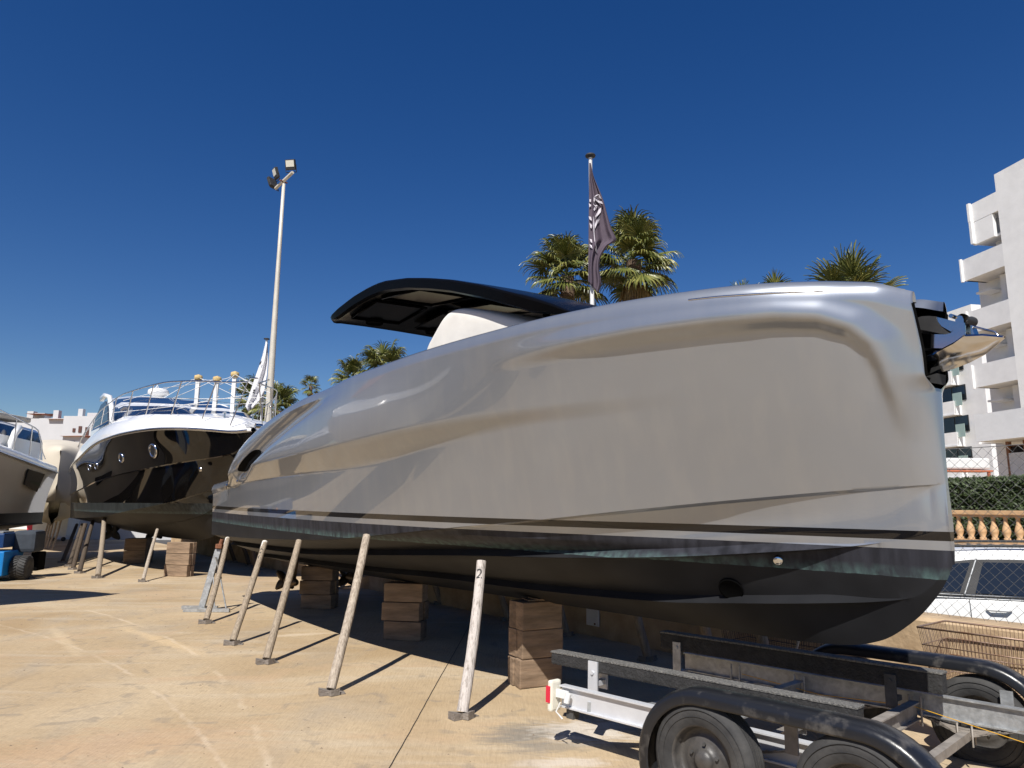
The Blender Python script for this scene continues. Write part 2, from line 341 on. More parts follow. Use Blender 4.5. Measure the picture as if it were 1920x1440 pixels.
    arc((300, 1440), (520, 1330), (760, 1300), .06, (.34, .26, .17), .4)
    c = mix(ramp(noise(.8, (1, 1.7, 1), .9, 9, 1.2), [(.56, 0.0), (.70, .55)]), c, (.47, .33, .20))
    c = mix(ramp(noise(2.6, (1, 1, 1), 0, 9, 1.5), [(.60, 0.0), (.68, .5)]), c, (.26, .215, .165))
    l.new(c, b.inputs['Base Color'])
    bp = n.new('ShaderNodeBump'); bp.inputs['Strength'].default_value = .6; bp.inputs['Distance'].default_value = .014
    ad = n.new('ShaderNodeMath'); ad.operation = 'ADD'; l.new(noise(45, (1, .1, 1), .3, 4), ad.inputs[0]); l.new(noise(14, det=8), ad.inputs[1]); l.new(ad.outputs[0], bp.inputs['Height'])
    l.new(bp.outputs[0], b.inputs['Normal'])
    return m
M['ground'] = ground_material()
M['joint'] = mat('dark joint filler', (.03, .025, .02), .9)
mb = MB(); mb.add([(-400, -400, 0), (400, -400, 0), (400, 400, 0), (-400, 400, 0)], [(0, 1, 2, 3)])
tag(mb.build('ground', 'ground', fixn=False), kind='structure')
mb = MB()
j0, j1 = gz(730, 1440), gz(872, 1188)
dj = (j1-j0)/np.linalg.norm(j1-j0)
a = j0-dj*3; pj = np.array([dj[1], -dj[0], 0]); pts = [a+dj*t+pj*(.0025*math.sin(t*2.1)+.001*math.sin(t*19)) for t in np.linspace(0, 9.5, 60)]
mb.grid([[tuple(p-pj*.0032+[0, 0, .004]) for p in pts], [tuple(p+pj*.0032+[0, 0, .004]) for p in pts]], smooth=False)
tag(mb.build('expansion_joint', 'joint', fixn=False), kind='structure')

M['asphalt'] = mat('grey street asphalt', (.075, .072, .07), .9, var=.3, scale=3, bump=.2, bscale=40)
# ---- retaining wall with chain link fence behind the silver boat
WD = np.array([.611, -.792]); W0 = np.array([.79, 9.64]); WN = np.array([.792, .611])   # WN points away from the yard
def wl(t, o=0.0, z=0.0): q = W0+WD*t+WN*o; return np.array([q[0], q[1], z])
wall_top = float(PG(1800, 1166, wl(0), WD)[2])
mb = MB(); prof = []
ts = np.linspace(-22, 8.5, 90); rr = random.Random(3)
front = [[tuple(wl(t, .01*math.sin(t*3+z*5)+.006*rr.random(), z)) for t in ts] for z in (-.02, wall_top*.33, wall_top*.66, wall_top-.03)]
front.append([tuple(wl(t, .03, wall_top+.004*rr.random())) for t in ts]); front.append([tuple(wl(t, .35, wall_top)) for t in ts]); front.append([tuple(wl(t, .36, -.02)) for t in ts])
mb.grid(front, smooth=False)
wallo = mb.build('retaining_wall', 'wallstone'); tag(wallo, 'low ochre rendered retaining wall running behind the silver boat under the wire fence', 'wall')

mb = MB(); mb.grid([[tuple(wl(t, o_, .004)) for o_ in (.37, 9.5)] for t in (-60, 60)], smooth=False); tag(mb.build('street', 'asphalt', fixn=False), kind='structure')
fz0, fz1 = wall_top+.03, float(PG(1840, 838, wl(0, .15), WD)[2])
ft = thing('chain_link_fence', wl(5, .15, wall_top), 0, 'chain link fence on the low wall to the right of the silver bow', 'fence')
fo = wl(5, .15, wall_top)
def fl(t, z, o=0.0): return tuple(wl(t, .15+o, z)-fo)
mb = MB(); pitch = .085; r0 = random.Random(5); N = int((fz1-fz0)/(pitch/2))
for k, t in enumerate(np.arange(-1.5, 8.4, pitch/2)):
    pts = []
    for i in range(N+1):
        side = (i+k) % 2; tt = t+(pitch/2 if side else 0)
        pts.append(fl(tt+.003*math.sin(i*.9+tt), fz0+(fz1-fz0)*i/N+.012*math.sin(tt*2.3)*(1 if i < N else .3), .0025*(1 if side else -1)))
    if k % 2: pts[0] = fl(t+pitch*.25, fz0-.02)
    mb.tube(pts, .0021, 3, cap=False)
me_ = mb.build('wire_mesh', 'wire', ft, fixn=False); me_['kind'] = 'stuff'
mb = MB(); mb.tube([fl(t, fz1+.004*math.sin(t*5)) for t in np.linspace(-1.5, 8.4, 40)], .004, 4); mb.build('top_wire', 'wire', ft)
for t in (-1.4, 1.6, 7.9):
    mb = MB(); mb.tube([fl(t, wall_top-.02, .03), fl(t, fz1+.05, .03)], .022, 10); mb.build('fence_post', 'galv', ft)

# ================================================================== MAIN BOAT
AX = np.array([.565, -.825]); AX /= np.linalg.norm(AX); ST = np.array([AX[1], -AX[0]]); O1 = np.array([.27, 7.0]); TA = 7.3
def b2w(s, b, z): q = O1+AX*(s-TA)+ST*b; return np.array([q[0], q[1], z])
def b2l(s, b, z): return (s-TA, -b, z)                       # own coordinates of the boat's Empty
def sol(x, y, B, O=O1, ax=AX, ta=TA, smax=11.6, near=2.0, far=24.0):
    d = ray(x, y); d = d/np.linalg.norm(d); ts = np.linspace(near, far, 9000); Q = CAM+ts[:, None]*d
    st = np.array([ax[1], -ax[0]]); q = Q[:, :2]-O; s = q@ax+ta; b = q@st; z = Q[:, 2]; g = b-B(s, z); g = np.where(s > smax, 1.0, g)
    idx = np.where((g[:-1] > 0) & (g[1:] <= 0))[0]
    if len(idx) == 0: return None
    i = idx[0]; return s[i], b[i], z[i]
sheer = fine([(0, 1.5), (3, 1.65), (5, 1.65), (7, 1.55), (8.5, 1.33), (9.6, 1.02), (10.3, .74), (10.7, .5), (10.9, .35), (11.03, .25)])
chine = fine([(0, 1.45), (3, 1.5), (5, 1.45), (7, 1.25), (8.5, .92), (9.5, .60), (10.2, .335), (10.7, .155), (10.93, .075), (11.03, .035)])
zc = fine([(0, 1.10), (2.1, 1.13), (3.9, 1.18), (5.25, 1.23), (6.43, 1.32), (7.68, 1.43), (8.48, 1.5), (9.34, 1.59), (10.03, 1.66), (10.59, 1.71), (11.04, 1.74)])
zs = fine([(0, 1.95), (1.2, 2.0), (1.59, 2.06), (1.9, 2.21), (2.56, 2.44), (3.37, 2.63), (4.08, 2.74), (4.86, 2.83), (5.63, 2.87), (6.74, 2.905), (8.3, 2.955), (9.4, 2.975), (10.1, 2.96), (10.6, 2.92), (10.85, 2.88), (11.04, 2.80)])
zk = fine([(0, .58), (3.5, .63), (7, .71), (9, .75), (10, .77), (10.4, .80), (10.6, .855), (10.8, .99), (10.93, 1.13), (11.0, 1.24), (11.03, 1.31)])
z1 = fine([(0, .93), (3.7, .99), (5.8, 1.09), (7.75, 1.19), (8.55, 1.22), (9.41, 1.27), (10.16, 1.34), (10.54, 1.385), (10.9, 1.46), (11.03, 1.52)])
z2 = fine([(0, .72), (4.8, .83), (6.6, .885), (7.8, .90), (9.2, .94), (9.8, .99), (10.3, 1.04), (10.79, 1.11), (10.95, 1.22), (11.03, 1.39)])
R1z = fine([(0, 1.94), (.26, 1.955), (1.33, 2.01), (3.05, 2.12), (4.22, 2.15), (5.42, 2.18), (6.64, 2.235), (7.19, 2.265), (8.06, 2.31), (8.72, 2.33), (9.8, 2.345), (11.1, 2.35)])
R2z = fine([(0, 1.76), (.3, 1.78), (2.75, 1.91), (4.75, 1.95), (5.92, 1.97), (6.59, 2.0), (7.3, 2.08), (8.02, 2.15), (8.68, 2.2), (9.34, 2.22), (9.8, 2.24), (11.1, 2.25)])
def pdist(sx, zx, poly):                                     # signed distance to a polyline, + on its left hand (outside/above)
    best = np.full(sx.shape, 1e9); sg = np.ones(sx.shape)
    for (x0, y0), (x1, y1) in zip(poly[:-1], poly[1:]):
        dx, dy = x1-x0, y1-y0; t = np.clip(((sx-x0)*dx+(zx-y0)*dy)/(dx*dx+dy*dy), 0, 1)
        ex, ey = sx-(x0+t*dx), zx-(y0+t*dy); d = np.hypot(ex, ey); cr = dx*ey-dy*ex; k = d < best
        best = np.where(k, d, best); sg = np.where(k, np.sign(cr), sg)
    return best*sg
UP = [(8.2, 2.63), (9.12, 2.672), (9.66, 2.685), (10.14, 2.68), (10.45, 2.668), (10.64, 2.64), (10.76, 2.58), (10.83, 2.49), (10.86, 2.38), (10.88, 2.2), (10.885, 2.0)]
CH = [(6.6, 2.84), (5.6, 2.745), (4.7, 2.60), (3.8, 2.41), (3.1, 2.22), (2.5, 2.07), (2.2, 2.03)]
def topside(s, z):
    s = np.asarray(s, float); z = np.asarray(z, float); c, zz = zc(s), zs(s)
    w_ = np.clip((z-c)/(np.maximum(zz, 2.4)-c), 0, 1.2); b = chine(s)+(sheer(s)-chine(s))*w_
    A = .118*(1-smoothstep(6.3, 10.0, s))*(.55+.45*smoothstep(0, 2.5, s)); r1, r2 = R1z(s), R2z(s)
    tt_ = np.clip((z-r2)/(r1-r2), 0, 1); kc = 1-smoothstep(5.5, 8.5, s); b = b+A*(kc*tt_+(1-kc)*smoothstep(0, 1, tt_))*(1-np.clip((z-r1)/.75, 0, 1)**1.25)-A*.25
    sdv = pdist(s, z, UP); B = .062*smoothstep(8.3, 9.6, s)*smoothstep(1.95, 2.35, z)
    b = b+B*smoothstep(-.045, .05, sdv)*(1-.75*smoothstep(.05, .19, sdv))
    cd = np.abs(pdist(s, z, CH)); b = b-.085*np.exp(-(cd/.085)**2)*(1-smoothstep(5.0, 6.5, s))*smoothstep(1.9, 2.5, s)
    return b
def b_end(z): return .012+.125*smoothstep(2.24, 2.34, z)+.09*smoothstep(2.4, 2.85, z)
def nose(s, z, b):
    k = np.clip((s-10.90)/.14, 0, 1); return b_end(z)+(b-b_end(z))*np.sqrt(np.clip(1-k*k, 0, 1))
SS = np.concatenate([np.linspace(0, 9, 170), np.linspace(9.03, 10.85, 95), 11.04-.19*(1-np.linspace(0, 1, 26))**1.6])
SS = np.unique(np.round(SS, 5))
rows = []
ss = SS; zcv, zsv = zc(ss), zs(ss)
NT = 84; ztop = zsv-.115
# gunwale roll
gb = nose(ss, ztop, topside(ss, ztop))
for (db, dz) in ((.20, -.06), (.165, -.02), (.125, 0.0), (.085, 0.0), (.05, -.012), (.022, -.036), (.006, -.07)):
    f_ = np.minimum(1, (gb)/.25)*(1-.7*smoothstep(10.75, 11.0, ss)); rows.append((gb-db*f_, zsv+dz))
for j in range(NT+1):
    z = ztop+(zcv-ztop)*(j/NT)**1.0; rows.append((nose(ss, z, topside(ss, z)), z))
tp = 1-smoothstep(10.7, 11.03, ss)
e = (.075+.06*smoothstep(7.5, 9.3, ss))*tp; h = (.012+.125*smoothstep(6.8, 9.3, ss))*tp+.004
cb = rows[-1][0]; e = np.minimum(e, .24*cb); rows.append((np.maximum(cb-e*.4, .01), zcv-h*.12)); rows.append((np.maximum(cb-e*.85, .01), zcv-h*.75)); rows.append((np.maximum(cb-e, .01), zcv-h*1.3))
ib, iz = rows[-1]
t1 = 1-smoothstep(10.1, 10.75, ss); t2 = (1-smoothstep(10.3, 10.85, ss))
B1 = np.maximum(.74*chine(ss), .008); B2 = np.maximum(.40*chine(ss), .006); z1v, z2v, zkv = z1(ss), z2(ss), zk(ss)
def seg(b0, q0, b1, q1, n, bulge=0.0):
    for k in range(1, n+1):
        t = k/n; rows.append((b0+(b1-b0)*t+bulge*math.sin(math.pi*t)*chine(ss), q0+(q1-q0)*t))
seg(ib, iz, B1, z1v+.05*t1+.004, 6, .012)
rows.append((B1+.045*t1, z1v)); rows.append((B1-.035*t1, z1v-.008*t1-.002))
seg(rows[-1][0], rows[-1][1], B2, z2v+.045*t2+.004, 6, .015)
rows.append((B2+.04*t2, z2v)); rows.append((B2-.035*t2, z2v-.006*t2-.002))
seg(rows[-1][0], rows[-1][1], 0*ss+.0, zkv, 6, .01)
M['silver'] = hullmat('silver metallic hull paint', (.30, .325, .365), .58, .29, 1.415, 1.255, (1.465, 1.515))
boat = thing('silver_motorboat', (O1[0], O1[1], 0), math.atan2(AX[1], AX[0]), 'large silver grey motorboat with black waterline stripe propped up in the foreground', 'motorboat')
mb = MB()
for sgn in (1, -1):
    # the aft quarter drops: rows above the sheer are never made, so each side is one clean sheet
    mb.grid([[b2l(s, sgn*max(b, 0), z) for s, b, z in zip(ss, br, zr)] for br, zr in rows], flip=(sgn < 0))
# transom
n0 = [(b, z) for b, z in ((r[0][0], r[1][0]) for r in rows[7:])]
mb.add([b2l(0, b, z) for b, z in n0]+[b2l(0, -b, z) for b, z in n0], [(i, i+1, len(n0)+i+1, len(n0)+i) for i in range(len(n0)-1)])
e0 = [(float(r[0][-1]), float(r[1][-1])) for r in rows[7:] if r[1][-1] < 2.27]
mb.add([b2l(11.04, b, z) for b, z in e0]+[b2l(11.04, -b, z) for b, z in e0], [(i, i+1, len(e0)+i+1, len(e0)+i) for i in range(len(e0)-1)])
hull = mb.build('hull', 'silver', boat, weld=True)
md = hull.modifiers.new('edges', 'EDGE_SPLIT'); md.split_angle = R_(28)
# deck pan, liner of the bow opening
mb = MB(); fb = np.minimum(1, gb/.25)*(1-.7*smoothstep(10.75, 11.0, ss)); dk = np.maximum(gb-.20*fb, 0)
kk = ss < 10.72
mb.grid([[b2l(s, b, z) for s, b, z in zip(ss[kk], dk[kk], (zsv-.06)[kk])], [b2l(s, b*.97, z) for s, b, z in zip(ss[kk], dk[kk], (zsv-.13)[kk])], [b2l(s, -b*.97, z) for s, b, z in zip(ss[kk], dk[kk], (zsv-.13)[kk])], [b2l(s, -b, z) for s, b, z in zip(ss[kk], dk[kk], (zsv-.06)[kk])]], smooth=False)
mb.build('deck', mat('charcoal deck', (.02, .02, .021), .5), boat)
mb = MB(); kk = ss > 10.6; se = ss[kk]
for sgn in (1, -1):
    zz_ = np.linspace(0, 1, 12); g_ = []
    for s in se:
        zt2 = float(zs(s))-.07; g_.append([b2l(s, sgn*max(float(nose(s, zt2+(2.33-zt2)*q, topside(s, zt2+(2.33-zt2)*q)))-.035, .004), zt2+(2.33-zt2)*q) for q in zz_])
    mb.grid(g_); mb.grid([[(p[0], p[1], p[2]) for p in g_[-1]], [b2l(11.04, sgn*float(b_end(p[2])), p[2]) for p in g_[-1]]])
    mb.grid([[p[0] for p in g_], [b2l(s, sgn*max(float(dk_)-.0, 0), float(zs(s))-.06) for s, dk_ in zip(se, dk[kk])]])
mb.grid([[b2l(10.6, b, 2.32) for b in (-.14, .14)], [b2l(11.03, b, 2.325) for b in (-.12, .12)]])
mb.build('anchor_locker', 'dark', boat)
def on_hull(x, y, off=0.0):
    r = sol(x, y, lambda s, z: topside(s, z)); return b2l(r[0], r[1]+off, r[2])
# chrome strip under the gunwale, vent in the quarter, nav fitting, small marks
pts = []
for x, y in [(1285, 561), (1340, 555), (1400, 551), (1470, 547), (1540, 544)]:
    r = sol(x, y, lambda s, z: sheer(s)+.0*z); pts.append((r[0], r[2]))
mb = MB(); cs = np.linspace(pts[0][0], pts[-1][0], 30); cz = np.interp(cs, [p[0] for p in pts], [p[1] for p in pts])
cz = np.minimum(cz, zs(cs)-.045)
mb.tube([b2l(s, float(topside(s, zs(s)-.115))+.004-.03*max(0, (z-(zs(s)-.115))/.1), z) for s, z in zip(cs, cz)], .0065, 6); mb.build('chrome_strip', 'steel', boat)
mb = MB(); cpts = [(2.30, 2.085), (2.52, 2.065), (2.85, 2.075), (3.15, 2.14), (3.32, 2.22), (3.30, 2.30), (3.12, 2.31), (2.8, 2.235), (2.5, 2.15)]
for _ in range(2): cpts = [q_ for i_ in range(len(cpts)) for q_ in (((cpts[i_][0]*3+cpts[(i_+1) % len(cpts)][0])/4, (cpts[i_][1]*3+cpts[(i_+1) % len(cpts)][1])/4), ((cpts[i_][0]+cpts[(i_+1) % len(cpts)][0]*3)/4, (cpts[i_][1]+cpts[(i_+1) % len(cpts)][1]*3)/4))]
mc = (2.85, 2.18); ring = [b2l(s, float(topside(s, z))+.012, z) for s, z in cpts]; rim = [b2l(mc[0]+(s-mc[0])*1.09, float(topside(s, z))+.004, mc[1]+(z-mc[1])*1.12) for s, z in cpts]
k = len(cpts); mb.add([b2l(mc[0], float(topside(*mc))+.012, mc[1])]+ring, [(0, 1+i, 1+(i+1) % k) for i in range(k)]); mb.add(ring+rim, [(i, (i+1) % k, k+(i+1) % k, k+i) for i in range(k)])
mb.build('quarter_vent', 'dark', boat)
q = on_hull(427, 912, .01); mb = MB(); mb.lathe([(.0, .02), (.03, .018), (.045, .006), (.05, 0)], q, (-.3, -1, .1), 14); mb.build('stern_light', 'steel', boat)
q = on_hull(447, 903, .01); mb = MB(); mb.lathe([(.0, .02), (.02, .018), (.03, 0)], q, (-.3, -1, .1), 12); mb.build('exhaust_fitting', 'steel', boat)
q = sol(507, 763, lambda s, z: topside(s, z)); mb = MB(); mb.lathe([(0, .012), (.016, .01), (.02, 0)], b2l(q[0], q[1]+.0, q[2]), (0, -1, 0), 10); mb.build('latch', 'steel', boat)
def lower(s, z):                                             # half width of the bottom near the given height
    out = np.zeros(np.shape(s))
    rb = np.array([[np.interp(si, ss, r[0]) for si in np.atleast_1d(s)] for r in rows[92:]]); rz = np.array([[np.interp(si, ss, r[1]) for si in np.atleast_1d(s)] for r in rows[92:]])
    return rb, rz
def on_bottom(x, y):
    best = None
    for i in range(60, len(ss)-1):
        for r in range(92, len(rows)-1):
            b, z = rows[r][0][i], rows[r][1][i]; p = b2w(ss[i], b, z)-CAM; c = ROT.T@p; px = 960+FPX*c[0]/-c[2]; py = 720-FPX*c[1]/-c[2]; d = (px-x)**2+(py-y)**2
            if best is None or d < best[0]: best = (d, ss[i], b, z)
    return best[1:]
# bow thruster tunnel and water intake
s_, b_, z_ = on_bottom(1372, 1105); mb = MB(); mb.lathe([(.0, .012), (.070, .012), (.078, .016), (.084, 0)], b2l(s_, b_+.004, z_), (.30, -.80, -.52), 28); o = mb.build('bow_thruster_tunnel', 'dark', boat)
s_, b_, z_ = on_bottom(1458, 1047); mb = MB(); mb.lathe([(.0, .014), (.022, .016), (.03, .01), (.033, 0)], b2l(s_, b_+.008, z_), (.45, -.88, -.1), 16); mb.build('skin_fitting', 'steel', boat)
s_, b_, z_ = on_bottom(1322, 1062)
# hardtop
HB = lambda s, z: 1.02+0*s
hp = [(612, 598), (632, 578), (660, 556), (690, 538), (716, 527), (760, 521), (800, 521), (840, 524), (900, 534), (960, 549), (1010, 564), (1050, 582)]
h3 = []
for x, y in hp:
    r = sol(x, y, HB, smax=9.5); h3.append(r)
hs_ = np.array([r[0] for r in h3]); hz_ = np.array([r[2] for r in h3])
order = np.argsort(hs_); hs_, hz_ = hs_[order], hz_[order]
s0, s1 = hs_[0], hs_[-1]
hst = np.concatenate([[s0, s0+.04, s0+.1], np.linspace(s0+.2, s1-.25, 26), [s1-.1, s1-.03, s1]])
hzf = np.interp(hst, hs_, hz_)
cut = np.clip(np.minimum((hst-s0+.12)/.25, (s1-hst)/.5), 0, 1)**.5
mb = MB(); bw = 1.02*(.72+.28*cut)
prof = lambda k: [(-1, .0), (-.985, .018), (-.93, .026), (-.6, .045), (0, .06), (.6, .045), (.93, .026), (.985, .018), (1, 0), (.985, -.09), (.94, -.105), (.88, -.07), (.5, -.03), (0, -.015), (-.5, -.03), (-.88, -.07), (-.94, -.105), (-.985, -.09), (-1, 0)]
rings = []
for s, z, b in zip(hst, hzf, bw):
    th = float(np.clip(min((s-s0)/.3, (s1-s)/.4), .25, 1)); rings.append([b2l(s, bb*b, z-.015+(dz*th)) for bb, dz in prof(0)])
mb.grid(rings, smooth=True); mb.add(rings[0][:-1], [tuple(range(len(rings[0])-1))]); mb.add(rings[-1][:-1], [tuple(range(len(rings[0])-1))])
M['roofblack'] = mat('black lacquered roof', (.0035, .0035, .004), .22, spec=.02)
ht = mb.build('hardtop', 'roofblack', boat, weld=True); md = ht.modifiers.new('edges', 'EDGE_SPLIT'); md.split_angle = R_(35)
zu = lambda s: float(np.interp(s, hst, hzf))
# underside panels: raised frames and speakers
for (sa, sb, ba, bb) in ((s0+.35, s0+1.15, .12, .8), (s0+.35, s0+1.15, -.8, -.12), (s0+1.3, s0+2.3, .12, .8), (s0+1.3, s0+2.3, -.8, -.12)):
    mb = MB()
    c4 = [b2l(sa, ba, zu(sa)-.058), b2l(sb, ba, zu(sb)-.058), b2l(sb, bb, zu(sb)-.085), b2l(sa, bb, zu(sa)-.085)]
    mb.tube(c4, .014, 6, closed=True); mb.add([Vector(p)+Vector((0, 0, .012)) for p in c4], [(0, 1, 2, 3)]); mb.build('roof_panel', 'roofblack', ht)
for bb in (.45, -.45):
    mb = MB(); mb.lathe([(0, .0), (.10, .0), (.115, -.012), (.12, .02)], b2l(s0+.28, bb, zu(s0+.28)-.07), (0, 0, 1), 20); mb.build('roof_speaker', 'dark', ht)
sp_ = sol(705, 527, lambda s, z: .5+0*s)
for (x, y, r) in ((712, 526, .035), (738, 520, .03)):
    q = b2l(s0+.55 if x == 712 else s0+.9, .55, zu(s0+.6 if x == 712 else s0+.9)+.03); mb = MB(); mb.lathe([(r*.8, 0), (r, .02), (r, .05), (r*.8, .075), (0, .08)], q, (0, 0, 1), 12); mb.build('navigation_light', mat('green lamp lens' if x == 712 else 'clear lamp lens', (.0, .16, .12) if x == 712 else (.3, .32, .33), .1, coat=1), ht)
for sgn in (-1,):
    for sm, dx in ((6.6, -.15), (7.6, .2)):
        mb = MB(); mb.bar(b2l(sm-dx, sgn*.55, 2.1), b2l(sm, sgn*.62, zu(sm)-.05), .05, .16); mb.build('hardtop_support', 'blackgloss', boat)
# fabric cover over the console (a thing of its own)
cov = thing('console_cover', (O1[0], O1[1], 0), math.atan2(AX[1], AX[0]), 'white fabric cover stretched over the helm console under the black hardtop', 'cover')
cpx = [(799, 652), (805, 636), (818, 612), (832, 589), (842, 578), (856, 573), (880, 574), (920, 581), (960, 590), (990, 597), (1040, 612)]
cb_ = .80; c3 = [sol(x, y, lambda s, z: .88+0*s, smax=10) for x, y in cpx]
rw = []; n_ = len(c3); prng = random.Random(11)
for i, (s, b, z) in enumerate(c3):
    r_ = []
    for bb in np.linspace(-1, 1, 17):
        ab = abs(bb); crown = .03*(1-ab**2)
        r_.append(b2l(s-.10*(ab**3)+.10, bb*cb_*1.08+.03, z-.02+crown*.3-.03*max(0, ab-.8)+.006*math.sin(bb*9+i)))
    down = [b2l(s+.02*math.sin(k*1.3+i), .90+.012*math.sin(i*2.1+k), z-.12*k) for k in range(1, 9)]
    dn2 = [b2l(s, -cb_*1.03-.03, z-.12*k) for k in range(8, 0, -1)]
    rw.append([(p[0], p[1], max(p[2], 2.0)) for p in dn2+r_+down])
first = rw[0]; last = rw[-1]
mb = MB(); mb.grid(rw, smooth=True); mb.grid([first, [(p[0]-.02, p[1], 2.0) for p in first]]); mb.grid([last, [(p[0]+.02, p[1], 2.0) for p in last]])
co = mb.build('fabric', 'fabric', cov, weld=True); sub = co.modifiers.new('sub', 'SUBSURF'); sub.levels = sub.render_levels = 2
# anchor gear in the bow notch; A(x,y,b) maps a photo point to the boat's own frame on a fore-and-aft plane
def A(x, y, b=0.0):
    p = PG(x, y, b2w(11, b, 0), AX); q = p[:2]-O1; return (q@AX, -b, p[2])
def Z6(px, py): return (1700+px/7.2, 540+py/7.2)
def plate(poly, b0, th): return [A(*Z6(*p), b0) for p in poly], (0, th, 0)
anc = thing('bow_anchor', (O1[0], O1[1], 0), math.atan2(AX[1], AX[0]), 'polished steel anchor and roller assembly sticking out of the silver bow', 'anchor')
for b0 in (.075, -.055):
    mb = MB(); mb.prism(*plate([(120, 622), (520, 626), (590, 610), (640, 560), (655, 500), (655, 420), (675, 383), (712, 368), (748, 380), (768, 420), (778, 560), (790, 700), (760, 760), (690, 810), (640, 845), (600, 872), (570, 815), (120, 805)], b0, .014)); mb.build('roller_bracket', 'steel', anc)
mb = MB(); mb.prism(*plate([(120, 410), (200, 382), (300, 376), (390, 384), (410, 450), (460, 520), (540, 585), (600, 615), (560, 628), (440, 612), (300, 580), (180, 560), (120, 590)], .07, .14)); mb.build('guide_shoe', 'rubber', anc)
mb = MB(); mb.prism(*plate([(392, 388), (660, 452), (655, 545), (600, 590), (470, 515), (420, 450)], .065, .13)); mb.build('anchor_shank', 'steel', anc)
mb = MB(); a0 = Vector(A(*Z6(712, 412), 0)); mb.tube([a0+Vector((0, -.10, 0)), a0+Vector((0, .09, 0))], .012, 10); mb.build('pivot_pin', 'steel', anc)
mb = MB(); a0 = Vector(A(*Z6(815, 440), 0)); mb.lathe([(.03, -.06), (.03, -.04), (.02, 0), (.03, .04), (.03, .06)], a0, (0, 1, 0), 16); mb.build('roller', 'rubber', anc)
mb = MB(); mb.prism(*plate([(800, 500), (870, 505), (925, 650), (860, 700), (830, 760), (800, 770)], .03, .06)); mb.build('shank_end', 'steel', anc)
# fluke: two wings meeting in a keel edge
keel_ = [(190, 1150), (240, 1200), (420, 1150), (640, 1090), (850, 1010), (1060, 900), (1200, 790), (1325, 680)]
near_ = [(160, 1010), (300, 960), (450, 930), (600, 862), (760, 790), (880, 690), (1100, 668), (1320, 672)]
for sgn in (1, -1):
    mb = MB(); kk = [Vector(A(*Z6(*p), 0)) for p in keel_]; nn = [Vector(A(*Z6(*p), sgn*.0)) for p in near_]
    wing = [[k_*(1-t)+q_*t+Vector((0, -sgn*wd*t**.7, .0)) for k_, q_, wd in zip(kk, nn, (.03, .06, .085, .10, .11, .10, .07, .01))] for t in (0, .33, .66, 1)]
    wing2 = [[p+Vector((0, sgn*.012, .012)) for p in r] for r in wing]
    mb.grid(wing); mb.grid(wing2); mb.grid([wing[-1], wing2[-1]]); mb.grid([wing[0], wing2[0]]); mb.build('fluke', 'steel', anc)
mb = MB(); mb.tube([A(*Z6(*p), .0) for p in ((770, 480), (880, 515), (1050, 560), (1190, 592), (1245, 655))], .006, 8); mb.build('hoop', 'steel', anc)
mb = MB(); mb.prism(*plate([(120, 842), (430, 850), (440, 925), (120, 990)], .06, .12)); mb.prism(*plate([(430, 850), (470, 866), (530, 872), (530, 915), (440, 930)], .03, .06)); mb.build('stem_rail', 'steel', anc)
mb = MB(); mb.prism(*plate([(240, 1200), (410, 1150), (410, 1290), (330, 1280)], .05, .1)); mb.build('chafe_plate', 'rubber', anc)
# stern drive pods
def prop(parent, c, r, ax_, name='propeller', n=4, m='bronze'):
    mb = MB(); ax_ = Vector(ax_).normalized(); u = ax_.orthogonal().normalized(); v = ax_.cross(u); c = Vector(c)
    mb.lathe([(0, -.10), (r*.12, -.09), (r*.2, -.02), (r*.2, .06), (0, .12)], c, ax_, 12)
    for k in range(n):
        a0 = 2*math.pi*k/n; vs = []
        for t in np.linspace(.15, 1, 6):
            wdt = r*.42*math.sin(math.pi*min(.93, .2+.72*t)); R0 = r*t
            for s in (-1, 0, 1):
                ang = a0+s*wdt/R0*.8; vs.append(c+(u*math.cos(ang)+v*math.sin(ang))*R0+ax_*(s*wdt*.55*(1.2-t)))
        mb.add(vs, [(i*3+j, i*3+j+1, i*3+j+4, i*3+j+3) for i in range(5) for j in range(2)], True)
    o = mb.build(name, m, parent); o.modifiers.new('s', 'SOLIDIFY').thickness = .008; return o
for bb in (.52, -.52):
    mb = MB(); sx = 1.35
    mb.prism([b2l(sx-.02, bb, .86), b2l(sx+.34, bb, .88), b2l(sx+.22, bb, .42), b2l(sx+.1, bb, .36), b2l(sx-.02, bb, .42)], (0, .05, 0)); mb.lathe([(0, -.3), (.05, -.27), (.075, -.1), (.07, .12), (.05, .2)], b2l(sx+.1, bb, .42), (-1, 0, 0), 14)
    o = mb.build('drive_pod', 'bronze', boat); prop(o, b2l(sx-.16, bb, .42), .20, (-1, 0, 0))

